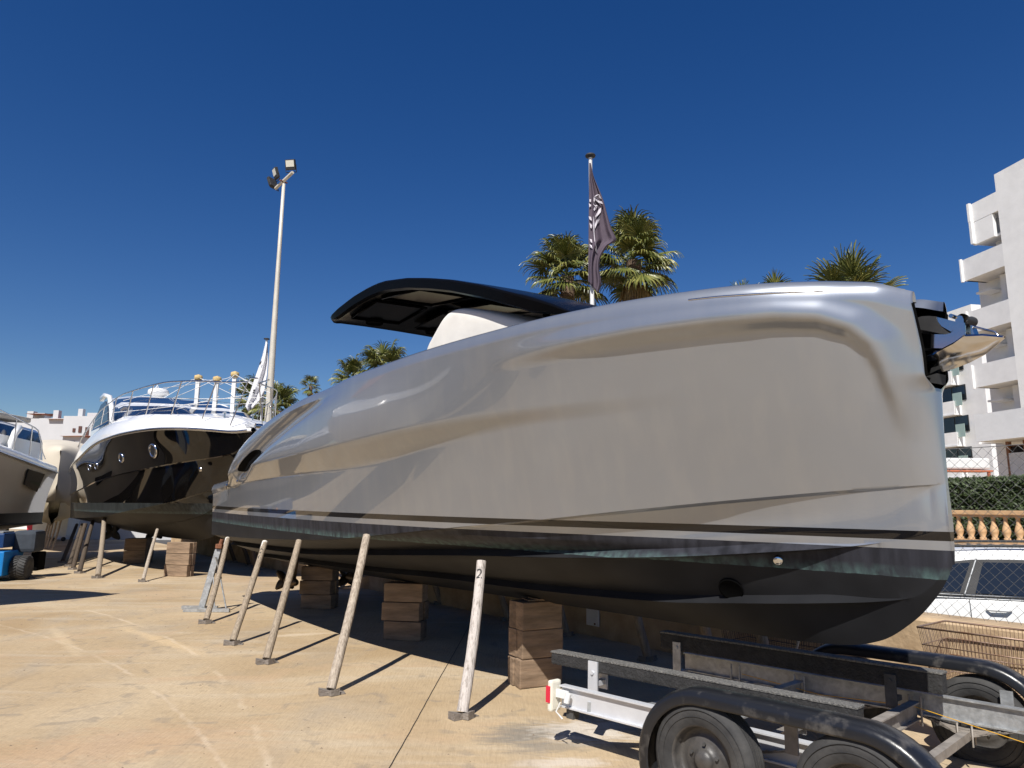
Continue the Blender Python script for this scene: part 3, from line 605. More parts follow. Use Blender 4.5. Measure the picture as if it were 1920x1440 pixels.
# ================================================================== PROPS AND BLOCKS
def proj(p): c = ROT.T@(np.asarray(p, float)-CAM); return 960+FPX*c[0]/-c[2], 720-FPX*c[1]/-c[2]
def prop_post(foot_px, top_px, top, r, m, label, group, name='timber_prop', wedge=True, foot=None, mt='wood'):
    f = gz(*foot_px) if foot is None else np.array(foot); f = np.array([f[0], f[1], 0]); h0 = .045 if wedge else 0
    t = thing(name, f, 0, label, 'prop', group); d = Vector(V(top)-V(f)); rr = random.Random(int(abs(f[0])*1000))
    mb = MB(); n = 14; k = 16; pts = []; rs = []
    b1_, b2_ = rr.uniform(-.016, .016), rr.uniform(-.012, .012)
    for i in range(k+1):
        s = i/k; bend = math.sin(math.pi*s); p = Vector((0, 0, h0))+(d-Vector((0, 0, h0)))*s+Vector((b1_*bend, b2_*bend, 0)); pts.append(p); rs.append(r*(1.06-.12*s)*(1+.03*rr.uniform(-1, 1)))
    mb.tube(pts, rs, n); o = mb.build('post', mt, t); o.data.polygons.foreach_set('use_smooth', [True]*len(o.data.polygons))
    md = o.modifiers.new('e', 'EDGE_SPLIT'); md.split_angle = R_(50)
    if wedge:
        for kk, (ang, sz) in enumerate(((.5+rr.uniform(-.3, .3), 1.0), (2.4+rr.uniform(-.3, .3), .8))):
            mb = MB(); L = .22*sz*(r/.04)**.5; W = .085*(r/.04)**.5; mt2 = Matrix.Rotation(ang, 4, 'Z')
            vs = [(-L*.45, -W/2, 0), (L*.55, -W/2, 0), (L*.55, W/2, 0), (-L*.45, W/2, 0), (-L*.45, -W/2, .055), (L*.55, -W/2, .006), (L*.55, W/2, .006), (-L*.45, W/2, .055)]
            mb.add([mt2@Vector(v)+Vector((0, 0, .001+.002*kk)) for v in vs], [(3, 2, 1, 0), (4, 5, 6, 7), (0, 1, 5, 4), (1, 2, 6, 5), (2, 3, 7, 6), (3, 0, 4, 7)]); mb.build('wedge', 'woodgrey', t)
    return t
M['woodgrey'] = mat('grey wedge timber', (.27, .235, .20), .85, col2=(.13, .11, .095), scale=8, stretch=(1, 5, 5), bump=.4)
M['woodpale'] = mat('pale grey timber', (.46, .39, .31), .85, col2=(.20, .155, .115), scale=9, stretch=(6, 6, .4), bump=.7, bscale=14, thresh=(.25, .6))
M['whitetop'] = mat('peeling white paint', (.72, .70, .66), .7, col2=(.4, .33, .25), scale=12)
g1 = 'timber props along the near side of the silver boat'
def hull_pt(x, y, bf, zmin=0): r = sol(x, y, bf); return b2w(*r)
for fp, tp_, frac, r, m, lab in (
    ((867, 1346), (903, 1052), .80, .043, 'woodwhite', 'whitewashed timber prop nearest the trailer, leaning on the silver hull'),
    ((620, 1302), (688, 1004), .97, .040, 'woodpale', 'tall grey timber prop, second from the trailer, standing in full sun'),
    ((499, 1244), (561, 1014), .975, .039, 'wood', 'timber prop with a browned foot, third from the trailer under the silver boat'),
    ((436, 1209), (497, 1016), .975, .037, 'wood', 'timber prop with white painted top and small black digits'),
    ((386, 1169), (427, 1010), .975, .038, 'wood', 'timber prop in front of the steel jack stand under the silver stern')):
    top = hull_pt(*tp_, lambda s, z: frac*chine(s)+.02)
    o = prop_post(fp, tp_, top, r, m, lab, g1, mt=m)
    if 'white painted' in lab or 'jack stand' in lab:
        d = V(top)-V(gz(*fp)); mb = MB(); mb.tube([d*.915, d*.96, d*1.0+d.normalized()*.004], [r*1.0, r*.985, r*.97], 14); mb.build('painted_top', 'whitetop', o)
def postmark(o, txt, foot_px, top, frac, size, r):
    f = V(gz(*foot_px)); d = V(top)-f; c = d*frac; up_ = d.normalized(); toc = (Vector((0, 0, EYE))-(f+c)); nz = (toc-up_*toc.dot(up_)).normalized(); sx = up_.cross(nz)
    mw = Matrix.Translation(c+nz*(r+.003)-sx*size*.3) @ Matrix((sx, up_, nz)).transposed().to_4x4(); textmesh(txt, size, 'painted_digit', 'rubber', o, mw)
def textmesh(txt, size, name, m, parent, mw):
    cu = bpy.data.curves.new(name, 'FONT'); cu.body = txt; cu.size = size; cu.extrude = .001; tmp = bpy.data.objects.new(name+'_tmp', cu); COL.objects.link(tmp)
    dg = bpy.context.evaluated_depsgraph_get(); me = bpy.data.meshes.new_from_object(tmp.evaluated_get(dg)); bpy.data.objects.remove(tmp); me.materials.append(M[m]); me.transform(mw)
    o = bpy.data.objects.new(name, me); COL.objects.link(o); o.parent = parent; return o
for o_ in [o for o in bpy.data.objects if o.get('category') == 'prop' and o.parent is None]:
    if 'nearest the trailer' in o_['label']:
        tp9 = hull_pt(903, 1052, lambda s, z: .80*chine(s)+.02); postmark(o_, '2', (867, 1346), tp9, .875, .11, .040); postmark(o_, '1', (867, 1346), tp9, .79, .11, .040)
    if 'small black digits' in o_['label']:
        tp9 = hull_pt(497, 1016, lambda s, z: .975*chine(s)+.02); postmark(o_, '2', (436, 1209), tp9, .86, .10, .036); postmark(o_, '6', (436, 1209), tp9, .80, .10, .036)
def blocks(corner_px, wpx, n, h, lab, m='block', name='timber_block', yaw=None, depth=.45, W=None, base=0.0, jit=.02):
    c = gz(*corner_px[0]); c2 = gz(*corner_px[1]); dv = c2-c; W = W or float(np.linalg.norm(dv)); ang = math.atan2(dv[1], dv[0]); rr = random.Random(int(corner_px[0][0]))
    ctr = (c+c2)/2+np.array([-math.sin(ang), math.cos(ang), 0])*depth/2
    out = []
    for k in range(n):
        t = thing(name, (ctr[0]+rr.uniform(-jit, jit)*.5, ctr[1]+rr.uniform(-jit, jit)*.5, k*h), ang+rr.uniform(-.04, .04), lab[k], 'timber block', 'timber blocks stacked under the keels')
        w1 = W+rr.uniform(-.03, .01)
        for q in (0, 1):                                    # two baulks spiked together make one block
            mb = MB(); mb.box((rr.uniform(-.012, .012), (q-.5)*depth*.5, h/2), (w1-(.0 if q else .006), depth*.5-.006, h-.008), bev=.010); bk_ = mb.build('baulk', ('block', 'block2')[rr.random() < (.35 if m == 'block' else .75)], t)
            ox, oz = rr.uniform(0, 9), rr.uniform(0, 9)
            for v9 in bk_.data.vertices: v9.co += Vector((.008*math.sin(v9.co.z*31+ox+v9.co.y*17), .006*math.sin(v9.co.x*23+oz), .004*math.sin(v9.co.x*29+ox)*(1 if v9.co.z > h/2 else 0)))
        out.append(t)
    return out
pos = lambda k, n: ['lowest', 'second', 'third', 'topmost'][k] if k < n-1 else 'topmost'
def bl(n, where): return ['%s timber block of the stack %s' % (pos(k, n), where) for k in range(n)]
zkeel = lambda px: None
blocks(((976, 1294), (1056, 1284)), 0, 3, .248, bl(3, 'beside the trailer under the silver bow'), 'block', depth=.27)
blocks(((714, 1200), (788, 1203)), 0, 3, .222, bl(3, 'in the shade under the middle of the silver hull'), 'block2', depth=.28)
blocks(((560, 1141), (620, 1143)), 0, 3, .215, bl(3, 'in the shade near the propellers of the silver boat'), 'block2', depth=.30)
# packing pieces on the nearest stack
t = thing('packing_boards', (.31, 6.88, .745), .3, 'splintered packing boards on top of the nearest timber stack', 'boards')
for k in range(3):
    mb = MB(); mb.box((.03*k, -.02*k, .008+.012*k), (.36-.06*k, .20, .011), rz=.2*k); mb.build('board', 'block', t)
# far side props of the silver boat
g2 = 'timber props on the far side of the silver boat'
for (s, lab) in ((9.1, 'shaded timber prop behind the trailer against the ochre wall'), (8.3, 'shaded timber prop beyond the nearest block stack'), (7.2, 'dark timber prop behind the nearest block stack, far side of the hull'), (5.6, 'dark timber prop between the two nearer block stacks, far side'), (4.2, 'dark timber prop beyond the middle block stack'), (2.2, 'dark timber prop on the far side near the silver stern'), (.8, 'dark timber prop at the far corner of the silver stern')):
    c_ = float(chine(s))*.9; foot = b2w(s, -(c_+.42), 0); top = b2w(s, -c_, float(zc(s))-.05); prop_post(None, None, top, .045, 'wooddark', lab, g2, foot=foot, mt='wood')

rg9 = random.Random(21); mb = MB()
for _ in range(420):
    x, y = rg9.uniform(-9, 3), 3.6+12*rg9.random()**1.6; s9 = rg9.uniform(.003, .010)*(1+.06*y); h9 = s9*.6
    mb.add([(x+s9*math.cos(a9), y+s9*math.sin(a9)*rg9.uniform(.6, 1), 0.0005) for a9 in (0, 2.1, 4.2)]+[(x, y, h9)], [(0, 1, 3), (1, 2, 3), (2, 0, 3)])
tag(mb.build('grit', mat('loose grit', (.20, .15, .10), .9)), kind='stuff', label='scattered grit and crumbs on the concrete yard', cat='grit')
# steel jack stand
js = gz(398, 1147); jt = thing('jack_stand', js, .0, 'galvanised steel jack stand behind the hindmost near prop of the silver boat', 'jack stand')
def jl(x, y, dy=0.0): p = P(x, y, js[1]+dy)-js; return (p[0], p[1], p[2])
for (x0, y0, x1, y1, dy) in ((344, 1147, 430, 1150, -.05), (341, 1142, 408, 1141, .22)):
    a_, b_ = P(x0, y0, js[1]+dy), P(x1, y1, js[1]+dy); mb = MB(); mb.bar((a_[0]-js[0], a_[1]-js[1], .03), (b_[0]-js[0], b_[1]-js[1], .03), .05, .05); mb.build('foot_bar', 'galv', jt)
mb = MB(); a_ = V(jl(377, 1142, .05)); b_ = V(jl(409, 1030, .12)); a_.z = .05; mb.bar(a_, b_, .07, .012, up=(0, 1, 0)); mb.bar(a_+Vector((-.04, .02, 0)), b_+Vector((-.04, .02, 0)), .012, .05, up=(0, 1, 0)); mb.bar(a_+Vector((.04, .02, 0)), b_+Vector((.04, .02, 0)), .012, .05, up=(0, 1, 0)); mb.build('channel_leg', 'galv', jt)
for (x0, y0, x1, y1) in ((406, 1045, 425, 1146), (400, 1080, 402, 1138), (415, 1085, 404, 1044)):
    mb = MB(); mb.tube([jl(x0, y0, .1), jl(x1, y1, .0)], .012, 6); mb.build('brace', 'galv', jt)
mb = MB(); q = V(jl(412, 1024, .12)); mb.box(q, (.10, .1, .07), bev=.01); mb.tube([q, q+Vector((.03, 0, .1))], .03, 10); mb.build('jack_head', 'rust', jt)
# sunlit scrap timber against the wall beyond the keel
sc = gz(648, 1105); tt = thing('scrap_timber_pile', sc, 0, 'small sunlit pile of scrap planks against the ochre wall beyond the keel', 'scrap wood')
r3 = random.Random(9)
for (x0, y0, x1, y1) in ((632, 1075, 665, 1098), (640, 1100, 668, 1072), (625, 1085, 650, 1092), (634, 1102, 672, 1097), (655, 1086, 690, 1078)):
    mb = MB(); a_, b_ = P(x0, y0, sc[1]+r3.uniform(-.1, .2)), P(x1, y1, sc[1]+r3.uniform(-.1, .2)); mb.bar(a_-sc, b_-sc, .09, .035); mb.build('plank', 'woodpale', tt)

# ================================================================== TRAILER
TD = np.array([.71, -.704]); TD /= np.linalg.norm(TD); TN = np.array([-TD[1], TD[0]])  # TD forward (towards the right of the photo), TN to the far side
T0 = np.array([.35, 5.13])
tr = thing('boat_trailer', (T0[0], T0[1], 0), math.atan2(TD[1], TD[0]), 'empty twin axle boat trailer with carpeted bunks and black fenders by the silver bow', 'trailer')
tr.rotation_euler = (R_(1.6), 0, math.atan2(TD[1], TD[0]))
tr.rotation_euler = (R_(-1.8), 0, math.atan2(TD[1], TD[0]))
GZ = .40
def tl(u, v, w): return (u, v, w)
def ibeam(parent, a, b, h=.13, wd=.06, m='galv', name='frame_beam'):
    a, b = Vector(a), Vector(b); mb = MB()
    mb.bar(a, b, .008, h); mb.bar(a+Vector((0, 0, h/2)), b+Vector((0, 0, h/2)), wd, .009); mb.bar(a-Vector((0, 0, h/2)), b-Vector((0, 0, h/2)), wd, .009); return mb.build(name, m, parent)
HV = 1.50
ibeam(tr, (0, 0, .335), (3.9, 0, .335), m='alu')
ibeam(tr, (.05, HV, .40), (3.9, HV, .40), m='galv')
for k, (u, m) in enumerate(((.22, 'galv'), (1.02, 'galv'), (1.78, 'dirtysteel'))):
    if k == 0:
        mb = MB(); mb.bar((u, .0, .30), (u+.30, .25, .30), .05, .07); mb.bar((u+.30, .25, .30), (u+.42, HV, .30), .05, .07); mb.build('cross_member', m, tr)
    else: ibeam(tr, (u, 0.03, .36), (u, HV-.03, .36), .10, .06, m, 'cross_member')
    for q in (-.035, .035):
        mb = MB(); uu = u+(0 if k else .30)
        for v in (HV-.05,): mb.tube([(uu+q, v, .27), (uu+q, v, .45)], .008, 6)
        mb.build('bolt', 'galv' if k < 2 else 'dirtysteel', tr)
# bunks: fitted to the photo by height
def bunk(u0, u1, v, w0, w1, wd, ht, label=None):
    o = MB().bar((u0, v, w0), (u1, v, w1), wd, ht, bev=.012).build('bunk', 'carpetside', tr)
    MB().bar((u0-.003, v, w0+ht/2+.001), (u1+.003, v, w1+ht/2+.001), wd+.008, .014, bev=.004).build('carpet', 'carpet', o)
    return o
bunk(-.30, 1.86, .27, .51, .525, .10, .085)
bunk(-.04, 2.0, 1.32, .575, .575, .11, .125)
for (u, v, z0, z1_, m) in ((.10, .27, .38, .48, 'alu'), (.12, 1.32, .33, .55, 'galv'), (1.70, 1.32, .42, .56, 'darksteel'), (1.5, .27, .38, .48, 'galv')):
    mb = MB(); mb.box((u, v+.06*(1 if v > 1 else -1)*-1, (z0+z1_)/2), (.07, .012, z1_-z0+.06)); mb.box((u, v-.0, z0+.02), (.06, .10, .03)); mb.tube([(u, v-.075, z1_-.01), (u, v-.055, z1_-.01)], .014, 8); mb.build('bunk_bracket', m, tr)
mb = MB(); mb.bar((.10, .27-.058, .27), (.10, .27-.058, .545), .014, .08, up=(1, 0, 0)); mb.build('bunk_post', 'alu', tr)
# wheels, rims, fenders
def wheel(u, v, out, R=.29):
    wh = thing('wheel', (0, 0, 0)); wh.parent = tr; wh.location = (u, v, R)
    W = .165; s = out; n = 48
    prof = [(R*.60, W*.46), (R*.66, W*.50), (R*.80, W*.52), (R*.90, W*.48), (R*.965, W*.40), (R*.99, W*.32), (R*1.0, W*.30), (R*1.0, W*.22), (R*.982, W*.215), (R*.982, W*.185), (R*1.0, W*.18), (R*1.0, W*.06), (R*.982, W*.055), (R*.982, W*.025), (R, W*.02)]
    prof = prof+[(r, -h) for r, h in prof[::-1]]
    mb = MB(); mb.lathe(prof, (0, 0, 0), (0, 1, 0), n); 
    for rr_ in (.75, .87): mb.lathe([(R*rr_-.002, W*.50*s), (R*rr_, W*.525*s+.002*s), (R*rr_+.002, W*.50*s)], (0, 0, 0), (0, 1, 0), n)
    o = mb.build('tyre', 'tyre', wh); md = o.modifiers.new('e', 'EDGE_SPLIT'); md.split_angle = R_(40)
    mb = MB()                                               # rim disc, dished, and hub with studs
    mb.lathe([(R*.63, W*.47*s), (R*.585, W*.45*s), (R*.56, W*.36*s), (R*.55, W*.12*s), (R*.50, W*.06*s), (R*.40, W*.14*s), (R*.33, W*.20*s), (R*.20, W*.20*s), (R*.19, W*.30*s), (R*.12, W*.42*s), (0, W*.43*s)], (0, 0, 0), (0, 1, 0), n)
    mb.build('rim', 'rimblack', wh)
    for k in range(5):
        a_ = 2*math.pi*k/5+.3; mb = MB(); mb.tube([(R*.27*math.cos(a_), W*.19*s, R*.27*math.sin(a_)), (R*.27*math.cos(a_), W*.29*s, R*.27*math.sin(a_))], .009, 6); mb.build('wheel_nut', 'darksteel', wh)
    return wh
M['rimblack'] = mat('dull black steel rim', (.022, .022, .023), .45, col2=(.07, .065, .06), scale=12, thresh=(.45, .8), bump=.2)
WU = (1.28, 2.05)
for u in WU: wheel(u, -.31, -1); wheel(u+.02, HV+.30, -1)
def fender(v, u0, u1, R, top, m='fender', wdt=.19, lift=0.0):
    # rounded-over tandem mudguard: path in the u-w plane, shallow arched section
    path = []; cx0, cx1 = u0, u1
    for a_ in np.linspace(R_(196), R_(96), 14): path.append((cx0+R*math.cos(a_), top-R+R*math.sin(a_)+lift))
    for t in np.linspace(.05, .95, 8): path.append((cx0+(cx1-cx0)*t, top+lift))
    for a_ in np.linspace(R_(84), R_(-16), 14): path.append((cx1+R*math.cos(a_), top-R+R*math.sin(a_)+lift))
    mb = MB(); sec = [(-1.0, -.060), (-1.0, -.026), (-.93, -.008), (-.75, .004), (-.3, .012), (.3, .012), (.75, .004), (.93, -.008), (1.0, -.03), (1.0, -.06)]
    rows_ = []; rin = []
    for i, (u, wz) in enumerate(path):
        p0 = path[max(0, i-1)]; p1 = path[min(len(path)-1, i+1)]; tx, tz = p1[0]-p0[0], p1[1]-p0[1]; L = math.hypot(tx, tz); nx, nz = -tz/L, tx/L
        if nz < 0 and abs(nx) < .05: nx, nz = -nx, -nz
        rows_.append([(u+nx*d, v+q*wdt/2, wz+nz*d) for q, d in sec]); rin.append([(u+nx*(d-.008), v+q*(wdt/2-.005), wz+nz*(d-.008)) for q, d in sec])
    mb.grid(rows_); mb.grid(rin); mb.grid([[r[0] for r in rows_], [r[0] for r in rin]]); mb.grid([[r[-1] for r in rows_], [r[-1] for r in rin]]); mb.grid([rows_[0], rin[0]]); mb.grid([rows_[-1], rin[-1]])
    return mb.build('fender', m, tr)
fender(-.31, WU[0], WU[1]+.02, .385, .632)
fender(HV+.30, WU[0]-.02, WU[1]+.04, .40, .67)
for v, m in ((-.155, 'dirtysteel'), (HV+.17, 'galv')):
    for u in (WU[0]-.2, (WU[0]+WU[1])/2, WU[1]+.2):
        mb = MB(); mb.box((u, v, .45), (.07, .01, .16)); mb.build('fender_bracket', m, tr)
for u in WU:
    mb = MB(); mb.bar((u, -.2, .26), (u, HV+.2, .26), .05, .05); mb.build('axle', 'dirtysteel', tr)
    for v in (.0, HV):
        for k in range(5):
            mb = MB(); hl = .34-.05*k; pts_ = [(u+hl*t, v, .30-.010*k+.055*(t*t)) for t in np.linspace(-1, 1, 9)]
            mb.grid([[(p[0], p[1]-.025, p[2]) for p in pts_], [(p[0], p[1]+.025, p[2]) for p in pts_], [(p[0], p[1]+.025, p[2]-.008) for p in pts_], [(p[0], p[1]-.025, p[2]-.008) for p in pts_], [(p[0], p[1]-.025, p[2]) for p in pts_]], smooth=False); mb.build('leaf_spring', 'dirtysteel', tr)
        for q in (-.04, .04):
            mb = MB(); mb.tube([(u+q, v-.035, .20), (u+q, v-.035, .325), (u+q, v+.035, .325), (u+q, v+.035, .20)], .006, 6); mb.build('u_bolt', 'dirtysteel', tr)
# front cross arm with keel rollers, cable, tail lamp
mb = MB(); mb.bar((2.62, -.1, .32), (2.62, HV+.1, .32), .06, .06); mb.build('roller_arm', 'dirtysteel', tr)
for u in (2.75, 3.2):
    mb = MB(); mb.lathe([(.02, -.14), (.05, -.14), (.058, -.12), (.052, 0), (.058, .12), (.05, .14), (.02, .14)], (u, .75, .42), (0, 1, 0), 20); mb.build('keel_roller', 'rubber', tr)
for v in (.58, .92):
    mb = MB(); mb.bar((2.6, v, .40), (3.3, v, .44), .012, .07); mb.build('roller_cradle', 'galv', tr)
    for u in (2.75, 3.2):
        mb = MB(); mb.tube([(u, v-.03, .42), (u, v+.03, .42)], .022, 6); mb.build('bolt', 'galv', tr)
mb = MB(); mb.tube([(.6, 1.40, .40), (1.2, 1.38, .36), (1.8, 1.36, .40), (2.1, 1.25, .38), (2.5, 1.2, .33), (3.2, 1.3, .38)], .0025, 5); mb.build('cable', 'yellow', tr)
tlm = MB(); tlm.box((-.035, -.04, .335), (.04, .10, .20), bev=.015); tlo = tlm.build('tail_lamp', 'cream', tr)
MB().box((-.045, -.092, .345), (.035, .008, .105)).build('red_lens', 'red', tlo)
MB().box((-.058, -.04, .345), (.006, .08, .105)).build('red_lens', 'red', tlo)
mb = MB(); mb.box((.04, -.045, .355), (.10, .02, .05)); mb.tube([(.09, -.06, .31), (.10, -.05, .37)], .02, 8); mb.tube([(.03, -.05, .3), (.0, -.06, .24), (.05, -.05, .2)], .006, 5); mb.build('lamp_bracket', 'whitematt', tlo)
mb = MB(); mb.box((.08, .02, .235), (.06, .06, .07)); mb.build('tow_lug', 'darksteel', tr)

# ================================================================== SHOPPING TROLLEYS by the wall
def trolley(p, rz, label, m='rustwire'):
    t = thing('shopping_trolley', p, rz, label, 'trolley'); mb = MB(); L, W, z0, z1_ = .85, .5, .35, .72
    def ring(f, z): return [(-L/2-.05*f, -W/2*(.8+.2*f), z), (L/2*(.92+.08*f), -W/2*(.9+.1*f), z), (L/2*(.92+.08*f), W/2*(.9+.1*f), z), (-L/2-.05*f, W/2*(.8+.2*f), z)]
    for f in (0, .33, .66, 1): mb.tube(ring(f, z0+(z1_-z0)*f), .0045 if f not in (1,) else .008, 5, closed=True)
    for side in range(4):
        a0, a1 = ring(0, z0)[side], ring(0, z0)[(side+1) % 4]; c0, c1 = ring(1, z1_)[side], ring(1, z1_)[(side+1) % 4]; n = 34 if side % 2 == 0 else 18
        for k in range(n+1):
            q = k/n; mb.tube([Vector(a0)*(1-q)+Vector(a1)*q, Vector(c0)*(1-q)+Vector(c1)*q], .0022, 3, cap=False)
    for k in range(16):
        q = k/15; r = ring(0, z0); mb.tube([Vector(r[0])*(1-q)+Vector(r[1])*q, Vector(r[3])*(1-q)+Vector(r[2])*q], .0022, 3, cap=False)
    o = mb.build('basket', m, t)
    for s in (-1, 1):
        mb = MB(); mb.tube([(L/2+.10, s*W/2, .92), (L/2+.05, s*W/2, .75), (L/2-.10, s*W/2, .3), (L/2-.05, s*W/2, .12), (-L/2+.05, s*W/2*.8, .12)], .011, 8); mb.build('side_frame', 'galv', t)
        for x in (-L/2+.05, L/2-.05):
            mb = MB(); mb.lathe([(.02, -.015), (.05, -.015), (.055, 0), (.05, .015), (.02, .015)], (x, s*W/2*.85, .056), (0, 1, 0), 14); mb.build('castor', 'rubber', t)
    mb = MB(); mb.tube([(L/2+.10, -W/2, .92), (L/2+.10, W/2, .92)], .022, 10); mb.build('handle', 'pink', t)
    return t
q = wl(5.05, -.36); trolley((q[0], q[1], 0), math.atan2(WD[1], WD[0]), 'rusty shopping trolley with a faded pink handle beside the ochre wall')
q = wl(6.15, -.34); trolley((q[0], q[1], 0), math.atan2(WD[1], WD[0])+.05, 'second shopping trolley pushed up behind the pink handle at the right edge')
q = wl(3.2, -.36); trolley((q[0], q[1], 0), math.atan2(WD[1], WD[0]), 'dark shopping trolley showing just below the silver bow by the wall', 'darksteel')

# ================================================================== BEYOND THE FENCE: car, balustrade, hedge, buildings
GRD2 = -.28
# white estate car
cd_ = np.array([.93, -.37]); cd_ /= np.linalg.norm(cd_); c0_ = P(1735, 1100, 8.7)
car = thing('white_estate_car', (c0_[0], c0_[1], GRD2+.0), math.atan2(cd_[1], cd_[0]), 'white estate car with black roof rails parked behind the chain link fence', 'car')
car.location.z = float(PG(1830, 1020, c0_, cd_)[2])-1.47
# section loft: body side is at local y=-.9 (towards the camera)
def cside(x): return 0
body = [(-.35, .35), (-.42, .55), (-.40, .80), (-.36, .95)]
mb = MB()
st_ = [(-.40, .82, .34, .80, .80), (-.34, .86, .28, .96, .9), (.1, .89, .24, .96, .98), (.9, .90, .22, .955, 1.0), (1.8, .90, .22, .945, 1.0), (2.8, .90, .22, .92, 1.0), (3.3, .89, .22, .88, 1.0), (3.9, .86, .26, .80, 1.0), (4.2, .75, .32, .66, 1.0)]
rows_ = []
for x, hw, zb, zt, k in st_:
    rows_.append([(x, -hw*.9, zb), (x, -hw, zb+.12), (x, -hw*1.01, zb+.36), (x, -hw*.995, zt-.10), (x, -hw*.955, zt), (x, -hw*.88, zt+.012), (x, hw*.88, zt+.012), (x, hw*.955, zt), (x, hw*.995, zt-.1), (x, hw*1.01, zb+.36), (x, hw, zb+.12), (x, hw*.9, zb)])
mb.grid(rows_); mb.add(rows_[0], [tuple(range(12))]); mb.add(rows_[-1], [tuple(range(11, -1, -1))])
bo = mb.build('body', 'carwhite', car); bo.modifiers.new('s', 'SUBSURF').levels = 1
cab = [(-.30, .78, 1.00), (-.12, .76, 1.22), (.15, .73, 1.40), (.6, .71, 1.44), (1.6, .70, 1.45), (2.1, .69, 1.42), (2.55, .72, 1.22), (3.0, .76, .97)]
mb = MB(); rows_ = []
for x, hw, zt in cab: rows_.append([(x, -.87, .94), (x, -(.87*.4+hw*.6), .94+(zt-.94)*.55), (x, -hw, zt-.035), (x, -hw*.85, zt+.01), (x, 0, zt+.025), (x, hw*.85, zt+.01), (x, hw, zt-.035), (x, (.87*.4+hw*.6), .94+(zt-.94)*.55), (x, .87, .94)])
mb.grid(rows_); cb2 = mb.build('roof', 'carwhite', car)
def cw(x, z, off=.012):
    zt = np.interp(x, [c[0] for c in cab], [c[2] for c in cab]); hw = np.interp(x, [c[0] for c in cab], [c[1] for c in cab]); zm = .94+(zt-.94)*.55; hm = .87*.4+hw*.6
    y = np.interp(z, [.94, zm, zt-.035], [.87, hm, hw]); return (x, -(y+off), z)
def wpane(poly, name='window', m='glassdark', off=.020):
    mb = MB(); c = np.mean([p for p in poly], axis=0); mb.add([cw(*p, off) for p in poly], [tuple(range(len(poly)))]); return mb.build(name, m, car)
mb = MB(); xs_ = [-.16, -.1, .0, .12, .36, .7, 1.0, 1.3, 1.62, 1.95, 2.2, 2.5]; up_ = [1.06, 1.15, 1.235, 1.30, 1.335, 1.345, 1.345, 1.345, 1.34, 1.32, 1.24, 1.0]
mb.grid([[cw(x, .985+(u-.985)*q, .012) for x, u in zip(xs_, up_)] for q in np.linspace(0, 1, 7)]); mb.build('window_surround', 'rubber', car)
wpane([(-.08, 1.0), (-.12, 1.05), (-.03, 1.18), (.12, 1.28), (.34, 1.305), (.20, 1.0)])
wpane([(.34, .995), (.46, 1.31), (.98, 1.315), (.98, .985)])
wpane([(1.08, .985), (1.08, 1.315), (1.60, 1.31), (1.60, .975)])
wpane([(1.72, .975), (1.72, 1.30), (1.95, 1.29), (2.45, 1.11), (2.5, .965)])
for (xa, za, xb, zb) in ((.24, .98, .40, 1.345), (1.03, .965, 1.03, 1.35), (1.66, .96, 1.66, 1.345)):
    mb = MB(); mb.tube([cw(xa, za, .024), cw(xb, zb, .024)], .010, 5); mb.build('pillar_trim', 'galv' if xa < .3 else 'rubber', car)
mb = MB(); mb.tube([cw(x, .965-.008*max(0, x-.9), .012) for x in np.linspace(-.14, 2.55, 12)], .010, 5); mb.build('belt_trim', 'rubber', car)
for s in (-1, 1):
    mb = MB(); mb.tube([(.0, s*.64, 1.40), (.15, s*.65, 1.47), (1.8, s*.64, 1.50), (2.0, s*.63, 1.45)], .016, 6); mb.build('roof_rail', 'rubber', car)
for x in (.42, 1.35):
    mb = MB(); mb.tube([(x, -.90, .835), (x+.04, -.935, .84), (x+.18, -.935, .84), (x+.22, -.90, .835)], [.010, .016, .018, .012], 8); mb.build('door_handle', 'steel' if False else 'carwhite', car)
for x in (.28, 1.06, 1.95):
    mb = MB(); mb.tube([(x, -.905, .35), (x, -.912, .6), (x, -.90, .86), (x, -.868, .935)], .003, 4); mb.build('door_gap', 'rubber', car)
for x in (.05, 3.3):
    for s in (-1, 1):
        mb = MB(); mb.lathe([(.2, -.1), (.3, -.1), (.32, -.07), (.32, .07), (.3, .1), (.2, .1), (.18, .05), (0, .06)], (x+.1, s*.82, .32), (0, s, 0), 24); mb.build('wheel', 'rubber', car)
# lower street behind the wall is hidden; a strip of paving carries the car
# balustrade
bp0 = P(1778, 960, 17.0); bdr = np.array([.80, -.60]); bdr /= np.linalg.norm(bdr)
bpl = P(1700, 960, 18.4); bpr = P(1960, 960, 15.4); bdr = (bpr-bpl)[:2]; bl_ = float(np.linalg.norm(bdr)); bdr /= bl_
zt_ = float(PG(1850, 957, bpl, bdr)[2]); zb_ = float(PG(1850, 1019, bpl, bdr)[2])
bt = thing('stone_balustrade', (bpl[0], bpl[1], zb_), math.atan2(bdr[1], bdr[0]), 'ochre stone balustrade with turned balusters behind the white car', 'balustrade')
H = zt_-zb_
MB().box((bl_/2, 0, H-.05), (bl_, .24, .10), bev=.012).build('handrail', 'balust', bt); MB().box((bl_/2, 0, H-.125), (bl_, .18, .05)).build('rail_moulding', 'balust', bt); MB().box((bl_/2, 0, .04), (bl_, .24, .08)).build('plinth', 'balust', bt)
MB().box((bl_/2, .0, -.7), (bl_, .22, 1.4)).build('base_wall', 'wallstone', bt)
proto = MB().lathe([(.07, .08), (.07, .13), (.05, .15), (.085, .24), (.09, .29), (.075, .36), (.045, .46), (.04, .55), (.06, .62), (.045, .66), (.07, .70), (.07, H-.15)], (0, 0, 0), (0, 0, 1), 14).build('baluster', 'balust', bt)
for k in range(1, int(bl_/.27)):
    o = proto.copy(); COL.objects.link(o); o.parent = bt; o.location = (.27*k, 0, 0)
proto.location = (.02, 0, 0)
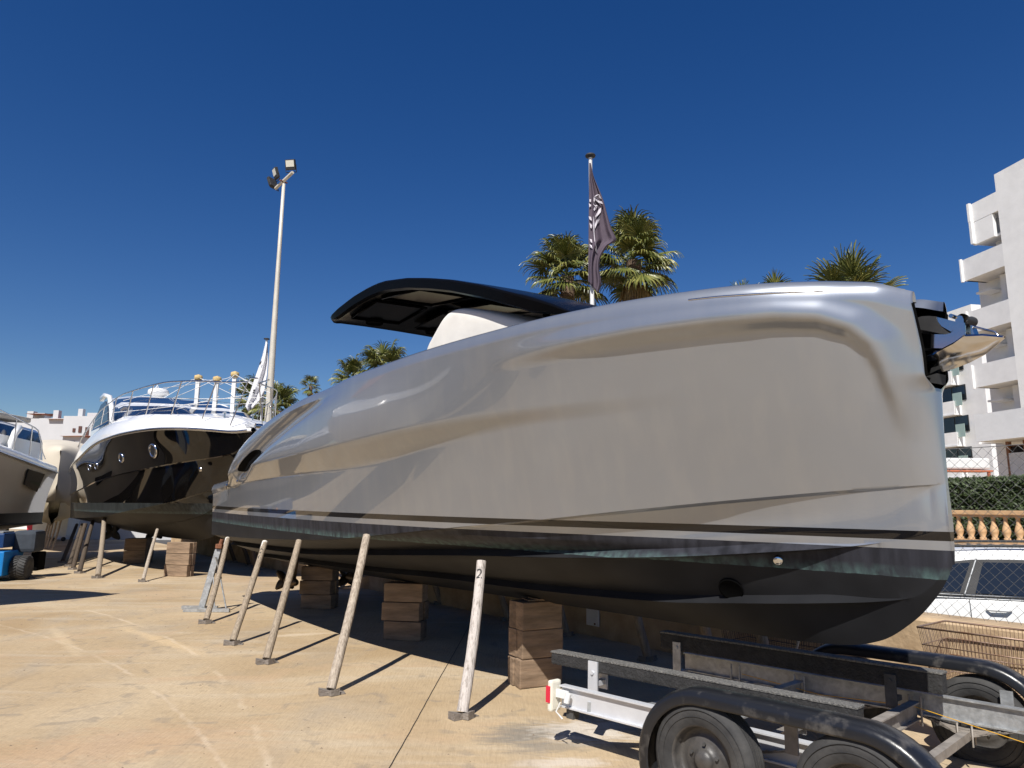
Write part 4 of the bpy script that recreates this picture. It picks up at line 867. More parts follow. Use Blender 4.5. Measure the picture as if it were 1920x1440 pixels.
# hedge: many small leaves over a dark core
def leafmass(name, mats, box0, dr, L, Dp, z0, z1_, n, leaf, label, cat, seed=1, kind=None):
    r = random.Random(seed); t = thing(name, (box0[0], box0[1], 0), math.atan2(dr[1], dr[0]), label, cat)
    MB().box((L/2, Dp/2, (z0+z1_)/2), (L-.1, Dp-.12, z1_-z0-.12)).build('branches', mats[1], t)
    mb = MB()
    for _ in range(n):
        x = r.uniform(0, L); f = r.random()
        if f < .6: y = r.gauss(0, .035); z = r.uniform(z0, z1_)
        else: y = r.uniform(0, Dp); z = z1_+r.gauss(0, .03)
        y += .05*math.sin(x*3.1)*math.sin(z*7)
        a_ = r.uniform(0, 6.28); t_ = r.uniform(-1.2, 1.2); u = Vector((math.cos(a_), math.sin(a_)*.5, math.sin(t_))).normalized(); w_ = u.orthogonal().normalized()
        s = leaf*r.uniform(.6, 1.3); c = Vector((x, y, z)); mb.add([c-u*s, c+w_*s*.45, c+u*s, c-w_*s*.45], [(0, 1, 2, 3)], False, r.choice((0, 0, 1)))
    o = mb.build('foliage', mats, t, fixn=False); return t
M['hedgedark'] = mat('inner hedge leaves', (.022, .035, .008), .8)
hb = bpl+np.array([-bdr[1], bdr[0], 0])*.45
hz1 = float(PG(1850, 899, hb, bdr)[2])
leafmass('clipped_hedge', ['hedge', 'hedgedark'], hb, bdr, bl_, .8, zb_+.05, hz1, 15000, .045, 'clipped dark green hedge above the stone balustrade', 'hedge', 4)

# buildings: local frame  x = along the facade going away, y = outward (towards the yard), z up
FD = np.array([-.174, .985]); FN = np.array([-.985, -.174])
def bframe(px, py, D): p = P(px, py, D); return p, math.atan2(FD[1], FD[0])
def bz(px, py, p, dr=FD): return float(PG(px, py, p, dr)[2])
def bx(px, py, p, dr=FD): q = PG(px, py, p, dr)-p; return float(q[:2]@dr)
# A: tower with stacked balconies at the right edge.  local +y (left of FD) = FN
pA, rA = bframe(1872, 400, 36)
bA = thing('apartment_tower', (pA[0], pA[1], 0), rA, 'tall white apartment tower with stacked balconies at the right edge', 'building')
zA = bz(1870, 324, pA)
MB().box((-5, -3, zA/2), (10, 6, zA)).build('side_wall', 'render', bA)
MB().box((1.6, -3.4, zA/2-2.0), (3.2, 4.0, zA-4.0)).build('core_wall', 'render2', bA)
zfl = [bz(1866, y, pA) for y in (505, 608, 720)]
st_h = (zfl[0]-zfl[2])/2
zlist = [zfl[0]+st_h*k for k in (0, -1, -2, -3)]
for k, zf in enumerate(zlist):
    MB().box((1.35, -.08, zf+.62), (2.7, .16, 1.24)).build('balcony_parapet', 'render2', bA)
    MB().box((1.35, -.80, zf+.06), (2.7, 1.28, .12)).build('balcony_slab', 'render2', bA)
    MB().box((2.62, -.80, zf+.62), (.16, 1.28, 1.24)).build('balcony_parapet', 'render2', bA)
    MB().box((2.72, .07, zf+.62), (.10, .14, 1.34)).build('balcony_fin', 'render', bA)
    MB().box((1.0, -1.0, zf+st_h*.72), (.35, .35, st_h*.5)).build('column', 'render2', bA)
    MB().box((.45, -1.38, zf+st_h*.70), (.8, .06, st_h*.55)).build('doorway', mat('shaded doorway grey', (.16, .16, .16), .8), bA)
    MB().box((1.95, -.9, zf+st_h*.75), (1.0, .9, .10)).build('stair_flight', 'render2', bA)
for (y0, y1, x0, x1) in ((374, 405, 1815, 1875), (412, 450, 1820, 1866)):
    z1_, z0_ = bz(1866, y0-14, pA), bz(1866, y1-8, pA); l_ = bx(x0, y0, pA)
    MB().box((l_/2 if x1 > 1870 else l_/2+.2, -.10, (z0_+z1_)/2), (l_-(0 if x1 > 1870 else .4), .20, z1_-z0_)).build('roof_parapet', 'render', bA)
    MB().box((l_-.08, .08, (z0_+z1_)/2+.05), (.16, .16, z1_-z0_)).build('balcony_fin', 'render', bA)
    MB().box((l_/2, -.9, z0_+.08), (l_-.1, 1.4, .14)).build('balcony_slab', 'render2', bA)
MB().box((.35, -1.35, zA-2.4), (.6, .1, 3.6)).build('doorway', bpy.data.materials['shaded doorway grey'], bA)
MB().box((1.0, -1.0, zA-3.2), (.3, .3, 2.6)).build('column', 'render2', bA)
# B: block of flats behind with strip windows
pB, rB = bframe(1846, 720, 60)
bB = thing('white_flats', (pB[0], pB[1], 0), rB, 'white block of flats with strip windows and green glass screens beyond the silver bow', 'building')
zB = bz(1838, 600, pB); 
MB().box((12, -4, zB/2-.3), (24, 8, zB-.6)).build('wall', 'render2', bB)
MB().box((3.6, -2.6, zB+.25), (6.4, 5.5, 2.7)).build('penthouse', 'render', bB)
wz = [(bz(1800, t_, pB), bz(1800, b_, pB)) for t_, b_ in ((667, 694), (722, 751), (780, 810), (839, 869))]
for (zt2, zb2) in wz:
    x0, x1 = bx(1811, 730, pB), bx(1762, 740, pB)+3
    f_ = MB().box(((x0+x1)/2, .02, (zt2+zb2)/2), (x1-x0, .06, abs(zt2-zb2))).build('window', 'rubber', bB)
    nP = 4; wP = (x1-x0)/nP
    for k in range(nP): MB().box((x0+wP*(k+.5), .06, (zt2+zb2)/2), (wP-.12, .03, abs(zt2-zb2)-.12)).build('pane', 'glassdark', f_)
    bx0 = bx(1802, 760, pB)
    MB().box((bx0+3.2, .65, zb2-.62), (6.4, .14, 1.15)).build('balcony_parapet', 'render', bB)
    MB().box((bx0+3.2, .33, zb2-1.25), (6.4, .9, .12)).build('balcony_slab', 'render2', bB)
    MB().box((bx0+.07, .33, zb2-.62), (.14, .66, 1.15)).build('balcony_parapet', 'render', bB)
    MB().box((bx0-.25, .55, zb2+.05), (1.0, .04, 1.15)).build('glass_screen', 'glassgreen', bB)
# C: nearer pavilion with heavy balcony and wood-framed windows
pC, rC = bframe(1828, 800, 22); FC = np.array([.94, -.34]); FC = FD*-1
bC = thing('terrace_pavilion', (pC[0], pC[1], 0), rC, 'rendered terrace balcony above wood framed windows behind the hedge', 'building')
zc0, zc1 = bz(1829, 829, pC), bz(1828, 778, pC)
MB().box((-3, -.2, (zc0+zc1)/2), (6, .4, zc1-zc0)).build('balcony_front', 'render', bC)
MB().box((-3, -2.2, zc0+.12), (6, 3.6, .2)).build('balcony_floor', 'render2', bC)
xw0, zg0 = bx(1852, 850, pC), bz(1860, 905, pC)
MB().box((-3, -1.1, (zc0+zg0)/2-.8), (6, .1, zc0-zg0+1.4)).build('wall', 'woodframe', bC)
for k in range(6):
    o = MB().box((-.45-.62*k, -1.03, zc0-.32), (.5, .04, .36)).build('pane', 'glasspale', bC) if False else MB().box((-.45-.62*k, -1.03, zc0-.32), (.5, .04, .36)).build('pane', 'glassdark', bC)
    MB().box((-.45-.62*k, -1.03, zc0-1.05), (.5, .04, .8)).build('pane', 'glassdark', bC)
    MB().box((-.14-.62*k, -1.0, zc0-.8), (.10, .12, 1.7)).build('window_post', 'woodframe', bC)
MB().box((-1.9, -.55, (bz(1890, 858, pC)+bz(1890, 900, pC))/2), (2.6, .08, 1.0)).build('white_panel', 'whitematt', bC)
# terrace furniture behind hedge
tfp = P(1800, 885, 19.5); tf = thing('terrace_bench', tfp, 0, 'orange framed terrace lounger with pale cushion behind the hedge', 'lounger')
MB().box((0, 0, .02), (1.5, .5, .04)).build('frame', mat('orange lacquered frame', (.5, .14, .06), .5), tf); MB().box((0, 0, .22), (1.4, .45, .3), bev=.05).build('cushion', 'whitematt', tf)
for sx in (-.65, .65): MB().box((sx, -.2, -.2), (.06, .06, .45)).build('leg', bpy.data.materials['orange lacquered frame'], tf)

# far left town houses
def town(px0, px1, ytop, ybot, D, label, m='render3', rz=0.0, wins=(), tiles=None, depth=8, name='town_house', chims=()):
    p0, p1 = P(px0, ybot, D), P(px1, ybot, D); wd = p1[0]-p0[0]; zt2 = float(P((px0+px1)/2, ytop, D)[2])
    t = thing(name, (p0[0], p0[1], 0), rz, label, 'building'); sc_ = wd/(px1-px0)
    MB().box((wd/2, depth/2, zt2/2), (wd, depth, zt2)).build('wall', m, t)
    for (x0, y0, x1, y1, mm) in wins:
        za, zb = P(x0, y0, D)[2], P(x1, y1, D)[2]; o = MB().box((((x0+x1)/2-px0)*sc_, -.03, (za+zb)/2), ((x1-x0)*sc_, .12, za-zb)).build('window', mm, t)
    if tiles:
        for (x0, x1, y0, y1) in tiles:
            za, zb = P(x0, y0, D)[2], P(x0, y1, D)[2]; xa, xb = (x0-px0)*sc_, (x1-px0)*sc_
            MB().prism([(xa, -.5, zb), (xa, 3, za), (xa, 3, zb)], (xb-xa, 0, 0)).build('roof', 'tile', t)
    for (x, y0, y1, w_) in chims:
        za, zb = P(x, y0, D)[2], P(x, y1, D)[2]; xx = (x-px0)*sc_; MB().box((xx, 2, (za+zb)/2), (w_*sc_, w_*sc_, za-zb)).build('chimney', m, t)
    return t
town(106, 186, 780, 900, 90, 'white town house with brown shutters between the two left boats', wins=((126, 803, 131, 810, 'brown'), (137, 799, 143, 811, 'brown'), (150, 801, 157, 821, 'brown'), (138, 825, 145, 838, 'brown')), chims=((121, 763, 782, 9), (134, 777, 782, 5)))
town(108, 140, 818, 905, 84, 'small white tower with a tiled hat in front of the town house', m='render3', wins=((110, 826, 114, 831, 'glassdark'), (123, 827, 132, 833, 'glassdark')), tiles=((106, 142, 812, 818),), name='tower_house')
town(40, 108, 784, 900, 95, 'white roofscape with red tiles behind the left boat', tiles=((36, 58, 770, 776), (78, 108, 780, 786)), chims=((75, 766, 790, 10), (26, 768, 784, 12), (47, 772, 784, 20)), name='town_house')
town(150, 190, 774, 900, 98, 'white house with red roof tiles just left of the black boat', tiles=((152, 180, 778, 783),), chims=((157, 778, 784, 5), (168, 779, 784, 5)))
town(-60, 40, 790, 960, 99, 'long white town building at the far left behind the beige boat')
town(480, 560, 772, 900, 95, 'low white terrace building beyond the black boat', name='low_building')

# ================================================================== GENERIC HULL for the other boats
def hull_rows(ss, defs):                                     # defs: list of (b function, z function, n steps from the previous)
    rows = []
    for i, (bf, zf, n, bul) in enumerate(defs):
        b, z = bf(ss), zf(ss)
        if i == 0: rows.append((b, z)); continue
        pb, pz = defs[i-1][0](ss), defs[i-1][1](ss)
        for k in range(1, n+1): t = k/n; rows.append((pb+(b-pb)*t+bul*math.sin(math.pi*t)*b, pz+(z-pz)*t))
    return rows
def loft_hull(rows, ss, ta, parent, name, m, transom=True, split=30, mi=None):
    mb = MB()
    for sgn in (1, -1): mb.grid([[(s-ta, -sgn*max(float(b), 0), float(z)) for s, b, z in zip(ss, br, zr)] for br, zr in rows])
    if transom:
        n0 = [(float(r[0][0]), float(r[1][0])) for r in rows]
        mb.add([(ss[0]-ta, b, z) for b, z in n0]+[(ss[0]-ta, -b, z) for b, z in n0], [(i, i+1, len(n0)+i+1, len(n0)+i) for i in range(len(n0)-1)])
    o = mb.build(name, m, parent, weld=True)
    if split: o.modifiers.new('e', 'EDGE_SPLIT').split_angle = R_(split)
    return o
# ---- black hulled cruiser
AX2 = np.array([.62, -.78]); AX2 /= np.linalg.norm(AX2); O2 = np.array([-7.35, 17.1]); TA2 = 8.4; L2 = 11.7
f2 = lambda pts: fine(pts)
sh2 = f2([(0, 1.75), (3, 1.95), (6, 1.9), (8.5, 1.6), (10, 1.15), (11, .62), (11.5, .22), (11.7, .02)])
def sol2(x, y, B, smax=12.6): return sol(x, y, B, O2, AX2, TA2, smax, 8.0, 34.0)
SP2 = [(131, 886), (148, 863), (175, 838), (203, 824), (231, 815.5), (287, 807), (342, 806), (398, 809), (440, 812)]
q2 = [sol2(x, y, lambda s, z: sh2(s)) for x, y in SP2]; q2 = [q for q in q2 if q]
zs2 = f2([(q[0], q[2]) for q in sorted(q2)]+[(11.7, sorted(q2)[-1][2]+.03)] if sorted(q2)[-1][0] < 11.6 else [(q[0], q[2]) for q in sorted(q2)])
print('boat2 sheer', [(round(q[0], 2), round(q[2], 2)) for q in sorted(q2)])
zw2 = lambda s: 1.52+0*s
ch2b = f2([(0, 1.6), (4, 1.7), (7, 1.45), (9, .85), (10.2, .35), (10.9, .08), (11.2, .01), (11.7, .0)])
ch2z = f2([(0, 1.15), (5, 1.25), (8, 1.5), (10, 1.85), (11.2, 2.2), (11.7, 2.75)])
kn2b = lambda s: ch2b(s)*.45+sh2(s)*.55
kn2z = lambda s: ch2z(s)*.5+zs2(s)*.5
ke2z = f2([(0, .75), (5, .72), (8, .76), (9.3, .85), (10.2, 1.15), (10.9, 1.7), (11.3, 2.15), (11.7, 2.72)])
st2b = lambda s: ch2b(s)*.5
st2z = lambda s: ke2z(s)*.5+ch2z(s)*.5+.03
ss2 = np.concatenate([np.linspace(0, 9, 60), np.linspace(9.1, 11.7, 50)])
M['blackhull'] = hullmat('glossy black hull', (.0045, .004, .004), 0.0, .04, 1.62, 1.38, None, scum=(.09, .14, .14), af=(.012, .012, .012), afhi=(.03, .035, .036), slope=0, coat=.55)
R2b = hull_rows(ss2, [(sh2, zs2, 1, 0), (lambda s: kn2b(s)+.012, kn2z, 12, -.03), (lambda s: np.maximum(kn2b(s)-.03, 0), lambda s: kn2z(s)-.015, 1, 0), (ch2b, ch2z, 8, .0), (lambda s: np.maximum(ch2b(s)-.07, 0), lambda s: ch2z(s)-.01, 1, 0), (st2b, st2z, 5, .02), (lambda s: np.maximum(st2b(s)-.05, 0), lambda s: st2z(s)-.005, 1, 0), (lambda s: 0*s, ke2z, 6, .03)])
boat2 = thing('black_cruiser', (O2[0], O2[1], 0), math.atan2(AX2[1], AX2[0]), 'black hulled motor cruiser with white deck and round portholes behind the silver boat', 'motorboat')
loft_hull(R2b, ss2, TA2, boat2, 'hull', 'blackhull')
# white deck moulding: rises inboard from the sheer
TP2 = [(131, 876), (148, 838), (175, 814), (203, 796), (231, 785), (259, 779), (314, 777), (398, 785), (464, 800)]
dw = lambda s: np.maximum(sh2(s)-.28, .0)*1.0
q2 = [sol2(x, y, lambda s, z: dw(s)) for x, y in TP2]; q2 = sorted([q for q in q2 if q]); print('boat2 deck', [(round(q[0], 2), round(q[2], 2)) for q in q2])
dz2 = f2([(0, float(zs2(0))+.2)]+[(q[0], q[2]) for q in q2 if q[0] > .3 and q[0] < 11.5]+[(11.7, float(zs2(11.7))+.10)])
rw = hull_rows(ss2, [(sh2, lambda s: zs2(s)-.005, 1, 0), (lambda s: sh2(s)+.03, lambda s: zs2(s)+.015, 1, 0), (lambda s: sh2(s)+.03, lambda s: zs2(s)+.05, 1, 0), (lambda s: sh2(s)*1.0-.02*0, lambda s: zs2(s)+.07, 1, 0), (dw, dz2, 8, .05), (lambda s: 0*s, lambda s: dz2(s)+.12*np.minimum(1, sh2(s)), 5, 0)])
loft_hull(rw, ss2, TA2, boat2, 'deck', 'white')
mb = MB()
for sgn in (1, -1): mb.tube([(s-TA2, -sgn*(float(sh2(s))+.035), float(zs2(s))+.03) for s in ss2[::3]], .022, 6)
mb.build('rub_rail', 'steel', boat2)
def L2p(s, b, z): return (s-TA2, -b, z)
def bs2(s, z):                                              # half width of the black topside at height z
    zz, kz = float(zs2(s)), float(kn2z(s)); t = (zz-z)/(zz-kz); return float(sh2(s))+(float(kn2b(s))+.012-float(sh2(s)))*t-.03*math.sin(math.pi*min(max(t, 0), 1))*float(kn2b(s))
for i, (x, y, rx) in enumerate(((280, 845, .17), (226.5, 859, .12), (183, 874, .105), (171.5, 877, .10))):
    r = sol2(x, y, lambda s, z: sh2(s)*.93)
    c = L2p(r[0], bs2(r[0], r[2])+.012, r[2]); mb = MB(); mb.lathe([(rx*.66, .008), (rx*.72, .025), (rx*.92, .025), (rx, .0)], c, (.25, -1, -.25), 24); o = mb.build('porthole', 'steel', boat2)
    mb = MB(); mb.lathe([(0, .012), (rx*.7, .010)], c, (.25, -1, -.25), 24); mb.build('glass', 'glassdark', o)
r = sol2(378, 880, lambda s, z: kn2b(s)+0*z); mb = MB(); mb.lathe([(0, .03), (.04, .03), (.05, 0)], L2p(r[0], r[1]+.02, r[2]), (.25, -1, -.2), 12); mb.build('skin_fitting', 'steel', boat2)
# superstructure: profile points from the photo on fore-and-aft planes
def G2(x, y, b, smax=13): r = sol2(x, y, lambda s, z: b+0*s, smax); return r
def cabin(name, m, keys, parent, zbase=None):
    """keys: (s, half width bottom, z bottom, half width top, z top)"""
    rows = []
    for s, wb, z0, wt, z1_ in keys: rows.append([(s-TA2, -wb, z0), (s-TA2, -wb*.97-.0, z0+(z1_-z0)*.5), (s-TA2, -wt, z1_-.03), (s-TA2, -wt*.8, z1_+.03), (s-TA2, 0, z1_+.07), (s-TA2, wt*.8, z1_+.03), (s-TA2, wt, z1_-.03), (s-TA2, wb*.97, z0+(z1_-z0)*.5), (s-TA2, wb, z0)])
    mb = MB(); mb.grid(rows); mb.grid([rows[-1], [(p[0], p[1], keys[-1][2]) for p in rows[-1]]]); return mb.build(name, m, parent)
dk2 = lambda s: float(dz2(s))
zw_t = G2(314, 761, .3); zw_b = G2(314, 777, .3); zr_t = G2(314, 745, .2); 
print('boat2 ws', zw_t, zw_b, zr_t)
zd6 = dk2(6.5)
M['glassblue'] = mat('dark blue tinted glass', (.010, .018, .045), .06, spec=.6)
def ring2(pts): return [G2(x, y, b, 13) for x, y, b in pts]
rg_ = [ring2(p) for p in (
    [(395, 781, 0), (370, 781, .5), (325, 780, .98), (275, 779, 1.25), (235, 780, 1.4)],
    [(372, 768, 0), (350, 765, .47), (318, 762, .88), (270, 761, 1.12), (232, 761, 1.30)],
    [(366, 764, 0), (345, 759, .45), (312, 757, .82), (265, 755, 1.07), (228, 754, 1.24)],
    [(340, 750, 0), (322, 747, .4), (292, 744.5, .72), (250, 745, .95), (222, 748, 1.12)],
    [(318, 747, 0), (305, 745.5, .36), (275, 743, .64), (240, 743, .86), (210, 747, 1.0)])]
def lring(r): 
    h = [(s-TA2, -b, z) for s, b, z in r]; return [(x, -y, z) for x, y, z in h[::-1][:-1]]+h if False else [(x, -y, z) for x, y, z in h[:0:-1]]+h
aft = lambda R, s: [(s-TA2, y_, z_) for (x_, y_, z_) in (R[0], R[-1])]
LR = []
for r in rg_:
    q = lring(r); e0, e1 = q[0], q[-1]; LR.append([(1.0-TA2, e0[1]*1.02, e0[2])]+q+[(1.0-TA2, e1[1]*1.02, e1[2])])
LR.insert(0, [(x+.02, y*1.0, z-.30) for x, y, z in LR[0]])
for nm, a0, a1, mm in (('cabin', 0, 1, 'white'), ('windscreen', 1, 2, 'glassblue'), ('cabin_band', 2, 3, 'white'), ('upper_screen', 3, 4, 'glassblue'), ('roof_edge', 4, 5, 'white')):
    mb = MB(); mb.grid([LR[a0], LR[a1]], smooth=True); mb.build(nm, mm, boat2, fixn=False)
mb = MB(); n_ = len(LR[5]); mb.grid([LR[5][:n_//2+1], LR[5][n_//2:][::-1]], smooth=True); mb.grid([[LR[k][0], LR[k][-1]] for k in range(6)], smooth=False); mb.build('roof', 'white', boat2)
mb = MB(); mb.grid([[(s-TA2, -(1.60), zd6+dz), (s-TA2, -1.50, zd6+dz)] for s, dz in ((5.3, -.05), (5.0, .5), (4.5, .86), (3.8, 1.0), (3.2, .95))], smooth=True); mb.grid([[(s-TA2, (1.60), zd6+dz), (s-TA2, 1.50, zd6+dz)] for s, dz in ((5.3, -.05), (5.0, .5), (4.5, .86), (3.8, 1.0), (3.2, .95))]); o = mb.build('arch', 'white', boat2); o.modifiers.new('s', 'SOLIDIFY').thickness = .12
mb = MB(); mb.prism([(s-TA2, -1.57, z) for s, z in ((4.7, zd6+.15), (4.45, zd6+.55), (4.0, zd6+.75), (3.3, zd6+.72), (2.6, zd6+.4), (2.4, zd6+.12))], (0, .03, 0)); mb.build('side_window', 'glassblue', boat2)
rd = G2(297, 736, 0); mb = MB(); mb.lathe([(.0, .20), (.22, .19), (.29, .14), (.30, .05), (.24, -.0), (.16, -.03), (.16, -.12), (0, -.12)], L2p(rd[0], 0, rd[2]-.08), (0, 0, 1), 24); mb.build('radar_dome', 'white', boat2)
print('radar', rd, 'cabin z', zd6)
mb = MB(); mb.tube([L2p(rd[0], .0, rd[2]+.1), L2p(rd[0]+.02, .05, rd[2]+.22), L2p(rd[0], .1, rd[2]+.1)], .02, 6); mb.build('radar_bracket', 'white', boat2)
# guard rail
RP = [(140, 850), (150, 830), (164, 804), (187, 771), (208, 754), (231, 739), (278, 724), (314, 716), (364, 714), (425, 717), (489, 725)]
rb = lambda s: np.maximum(sh2(np.minimum(s, 11.6))-.10, .12)
rp = [sol2(x, y, lambda s, z: np.maximum(sh2(np.minimum(s, 11.6))-.10, .12)+0*s, 12.6) for x, y in RP]; rp = sorted([r for r in rp if r]); print('rail', [(round(r[0], 2), round(r[2], 2)) for r in rp])
rzf = lambda s: float(np.interp(s, [r[0] for r in rp if r[0] < 11.5], [r[2] for r in rp if r[0] < 11.5]))
rs_ = np.linspace(1.2, 11.5, 40)
for sgn in (1, -1):
    mb = MB(); pts_ = [L2p(s, sgn*float(rb(s)), rzf(s)) for s in rs_]+[L2p(11.9, sgn*.18, rzf(11.5)+.02), L2p(12.05, sgn*.10, rzf(11.5))]; mb.tube(pts_, .016, 6); mb.build('top_rail', 'steel', boat2)
    mb = MB(); mb.tube([L2p(s, sgn*float(rb(s)), (rzf(s)+dk2(s))/2) for s in rs_], .005, 4); mb.build('lower_wire', 'steel', boat2)
    for s in (2.0, 3.2, 4.4, 5.6, 6.8, 7.9, 9.0, 10.0, 10.9, 11.5):
        mb = MB(); mb.tube([L2p(s-.25, sgn*(float(rb(s-.25))), dk2(s-.25)-.02), L2p(s, sgn*float(rb(s)), rzf(s))], .014, 6); mb.build('stanchion', 'steel', boat2)
mb = MB(); mb.bar(L2p(11.3, 0, float(dz2(11.4))+.03), L2p(12.0, 0, float(dz2(11.6))-.02), .12, .06); mb.lathe([(.05, -.07), (.05, .07)], L2p(12.0, 0, float(dz2(11.6))-.02), (0, 1, 0), 12); mb.build('bow_roller', 'steel', boat2)
mb = MB(); 
for bb in (.3, -.3): mb.tube([L2p(10.6, bb, dk2(10.6)+.14), L2p(10.8, bb, dk2(10.6)+.14)], .02, 6); mb.tube([L2p(10.7, bb, dk2(10.6)), L2p(10.7, bb, dk2(10.6)+.14)], .02, 6)
mb.build('cleat', 'steel', boat2)
for bb in (.6, -.6):
    o = prop(boat2, L2p(1.2, bb, .75), .33, (-1, 0, 0), m='darksteel'); MB().prism([L2p(1.25, bb, 1.3), L2p(1.6, bb, 1.3), L2p(1.45, bb, .6), L2p(1.25, bb, .6)], (0, .06, 0)).build('shaft_strut', 'darksteel', boat2)
# white tent posts with foam heads and cords standing on its bow
heads = []
for i, (xt, yt, xb, yb) in enumerate(((372, 708, 366.5, 779), (407, 711, 400.5, 782), (440.5, 702, 434.5, 782))):
    bb = (-.15, -.35, -.75)[i]; a_ = G2(xb, yb, bb, 12); h_ = G2(xt, yt, bb, 12)
    pb = b2 = O2+AX2*(a_[0]-TA2)+np.array([AX2[1], -AX2[0]])*bb; base_ = np.array([pb[0], pb[1], min(a_[2], dk2(a_[0])+.06)]); ph = O2+AX2*(h_[0]-TA2)+np.array([AX2[1], -AX2[0]])*bb; head = np.array([ph[0], ph[1], h_[2]])
    t = thing('cover_post', base_, 0, ('white painted tent post on the black boat, leftmost, foam wrapped head', 'white painted tent post on the black boat, middle one, with cords', 'white painted tent post on the black boat, rightmost and tallest looking')[i], 'post', 'white tent posts on the bow of the black boat')
    d = V(head-base_); mb = MB(); mb.bar((0, 0, 0), d, .10, .07, up=(0, 1, 0)); mb.build('timber', 'whitematt', t); mb = MB(); mb.lathe([(.0, -.09), (.08, -.08), (.11, -.02), (.10, .05), (.0, .09)], d, (0, 0, 1), 10); mb.build('foam_head', 'tape', t); heads.append(head)
mb = MB(); rc = random.Random(2)
def cord(a, b, sag=.05): mb.tube([V(a)*(1-t)+V(b)*t-Vector((0, 0, sag*math.sin(math.pi*t))) for t in np.linspace(0, 1, 7)], .008, 4, cap=False)
b2w2 = lambda s, b, z: np.array([*(O2+AX2*(s-TA2)+np.array([AX2[1], -AX2[0]])*b), z])
cord(heads[0], heads[1]); cord(heads[1], heads[2]); 
for hd, lst in ((heads[0], ((3.4, 1.5, 0), (6.8, 1.6, 0), (7.9, -1.3, 0))), (heads[1], ((9.0, 1.2, 0), (9.0, -1.2, 0), (4.4, 1.4, 0))), (heads[2], ((10.9, .5, 0), (10.9, -.5, 0), (10.0, -.9, 0), (7.9, -1.4, 0), (11.5, -.2, 0)))):
    for s, b, _ in lst: cord(hd, b2w2(s, b, rzf(s)-.05), .03)
for (sa, ba, sb, bb) in ((4, 1.5, 10.9, .5), (5.6, 1.6, 11.5, .2), (7.9, 1.4, 11.5, -.2), (9, -1.2, 11.3, -.3), (6.8, 1.6, 10, -.8)): cord(b2w2(sa, ba, rzf(sa)-.12), b2w2(sb, bb, rzf(sb)-.3), .04)
c_o = mb.build('cord_web', 'rope'); tag(c_o, 'web of thin white cords tied between tent posts and rail of the black boat', 'cords')
# props and blocks under the black boat
g3 = 'timber props under the black boat'
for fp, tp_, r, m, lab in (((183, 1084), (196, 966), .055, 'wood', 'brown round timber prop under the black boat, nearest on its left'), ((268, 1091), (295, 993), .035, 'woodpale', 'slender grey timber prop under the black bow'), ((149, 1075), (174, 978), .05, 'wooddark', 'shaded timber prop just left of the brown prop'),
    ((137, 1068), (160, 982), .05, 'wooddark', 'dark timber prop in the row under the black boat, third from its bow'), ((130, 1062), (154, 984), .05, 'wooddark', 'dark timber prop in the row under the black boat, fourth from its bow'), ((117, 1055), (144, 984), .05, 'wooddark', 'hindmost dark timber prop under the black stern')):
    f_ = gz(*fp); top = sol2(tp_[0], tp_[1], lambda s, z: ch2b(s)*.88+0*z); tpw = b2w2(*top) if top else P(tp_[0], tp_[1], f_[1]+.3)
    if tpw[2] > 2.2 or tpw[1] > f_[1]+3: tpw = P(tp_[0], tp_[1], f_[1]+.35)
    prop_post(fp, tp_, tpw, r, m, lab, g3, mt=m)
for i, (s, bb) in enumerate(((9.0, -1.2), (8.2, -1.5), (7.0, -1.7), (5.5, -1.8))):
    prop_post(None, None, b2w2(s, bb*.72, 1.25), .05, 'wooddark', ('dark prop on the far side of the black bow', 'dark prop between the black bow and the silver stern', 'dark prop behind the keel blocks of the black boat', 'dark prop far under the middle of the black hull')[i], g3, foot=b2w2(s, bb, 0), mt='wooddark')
blocks(((306, 1080), (350, 1082)), 0, 3, .25, bl(3, 'under the keel of the black boat'), 'block', depth=.22)
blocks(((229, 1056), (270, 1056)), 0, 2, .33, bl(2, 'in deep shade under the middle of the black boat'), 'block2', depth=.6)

# ---- beige cruiser at the left edge
AX3 = np.array([.30, -.954]); AX3 /= np.linalg.norm(AX3); O3 = np.array([-12.8, 16.6]); TA3 = 5.0
M['beige'] = hullmat('pale beige hull paint', (.60, .54, .45), 0.0, .12, 1.33, 1.1, None, scum=(.02, .02, .02), af=(.008, .008, .008), afhi=(.012, .012, .012), slope=0)
sh3 = f2([(0, 1.9), (3, 2.0), (5.5, 1.85), (7.5, 1.3), (8.6, .7), (9.2, .2), (9.35, .01)])
zs3 = f2([(0, 2.5), (3, 2.64), (6, 2.92), (8, 3.18), (9.35, 3.3)])
ch3b = f2([(0, 1.65), (3, 1.7), (5.5, 1.4), (7.3, .75), (8.3, .2), (8.7, 0), (9.35, 0)]); ch3z = f2([(0, 1.0), (4, 1.06), (6, 1.3), (7.5, 1.8), (8.6, 2.5), (9.35, 3.0)])
ke3z = f2([(0, .7), (5, .7), (7, .95), (8.0, 1.5), (8.7, 2.35), (9.35, 3.1)])
ss3 = np.linspace(0, 9.35, 80)
for _ in range(30):
    mx = max(proj((*(O3+AX3*(s-TA3)-np.array([AX3[1], -AX3[0]])*(float(sh3(s))+.03)), float(zs3(s))))[0] for s in np.linspace(0, 9, 30))
    O3[0] -= (mx-109)*.010
boat3 = thing('beige_cruiser', (O3[0], O3[1], 0), math.atan2(AX3[1], AX3[0]), 'white and beige motor cruiser with a black hull window at the left edge', 'motorboat')
R3 = hull_rows(ss3, [(sh3, zs3, 1, 0), (ch3b, ch3z, 12, -.04), (lambda s: np.maximum(ch3b(s)-.06, 0), lambda s: ch3z(s)-.02, 1, 0), (lambda s: 0*s, ke3z, 8, .04)])
loft_hull(R3, ss3, TA3, boat3, 'hull', 'beige')
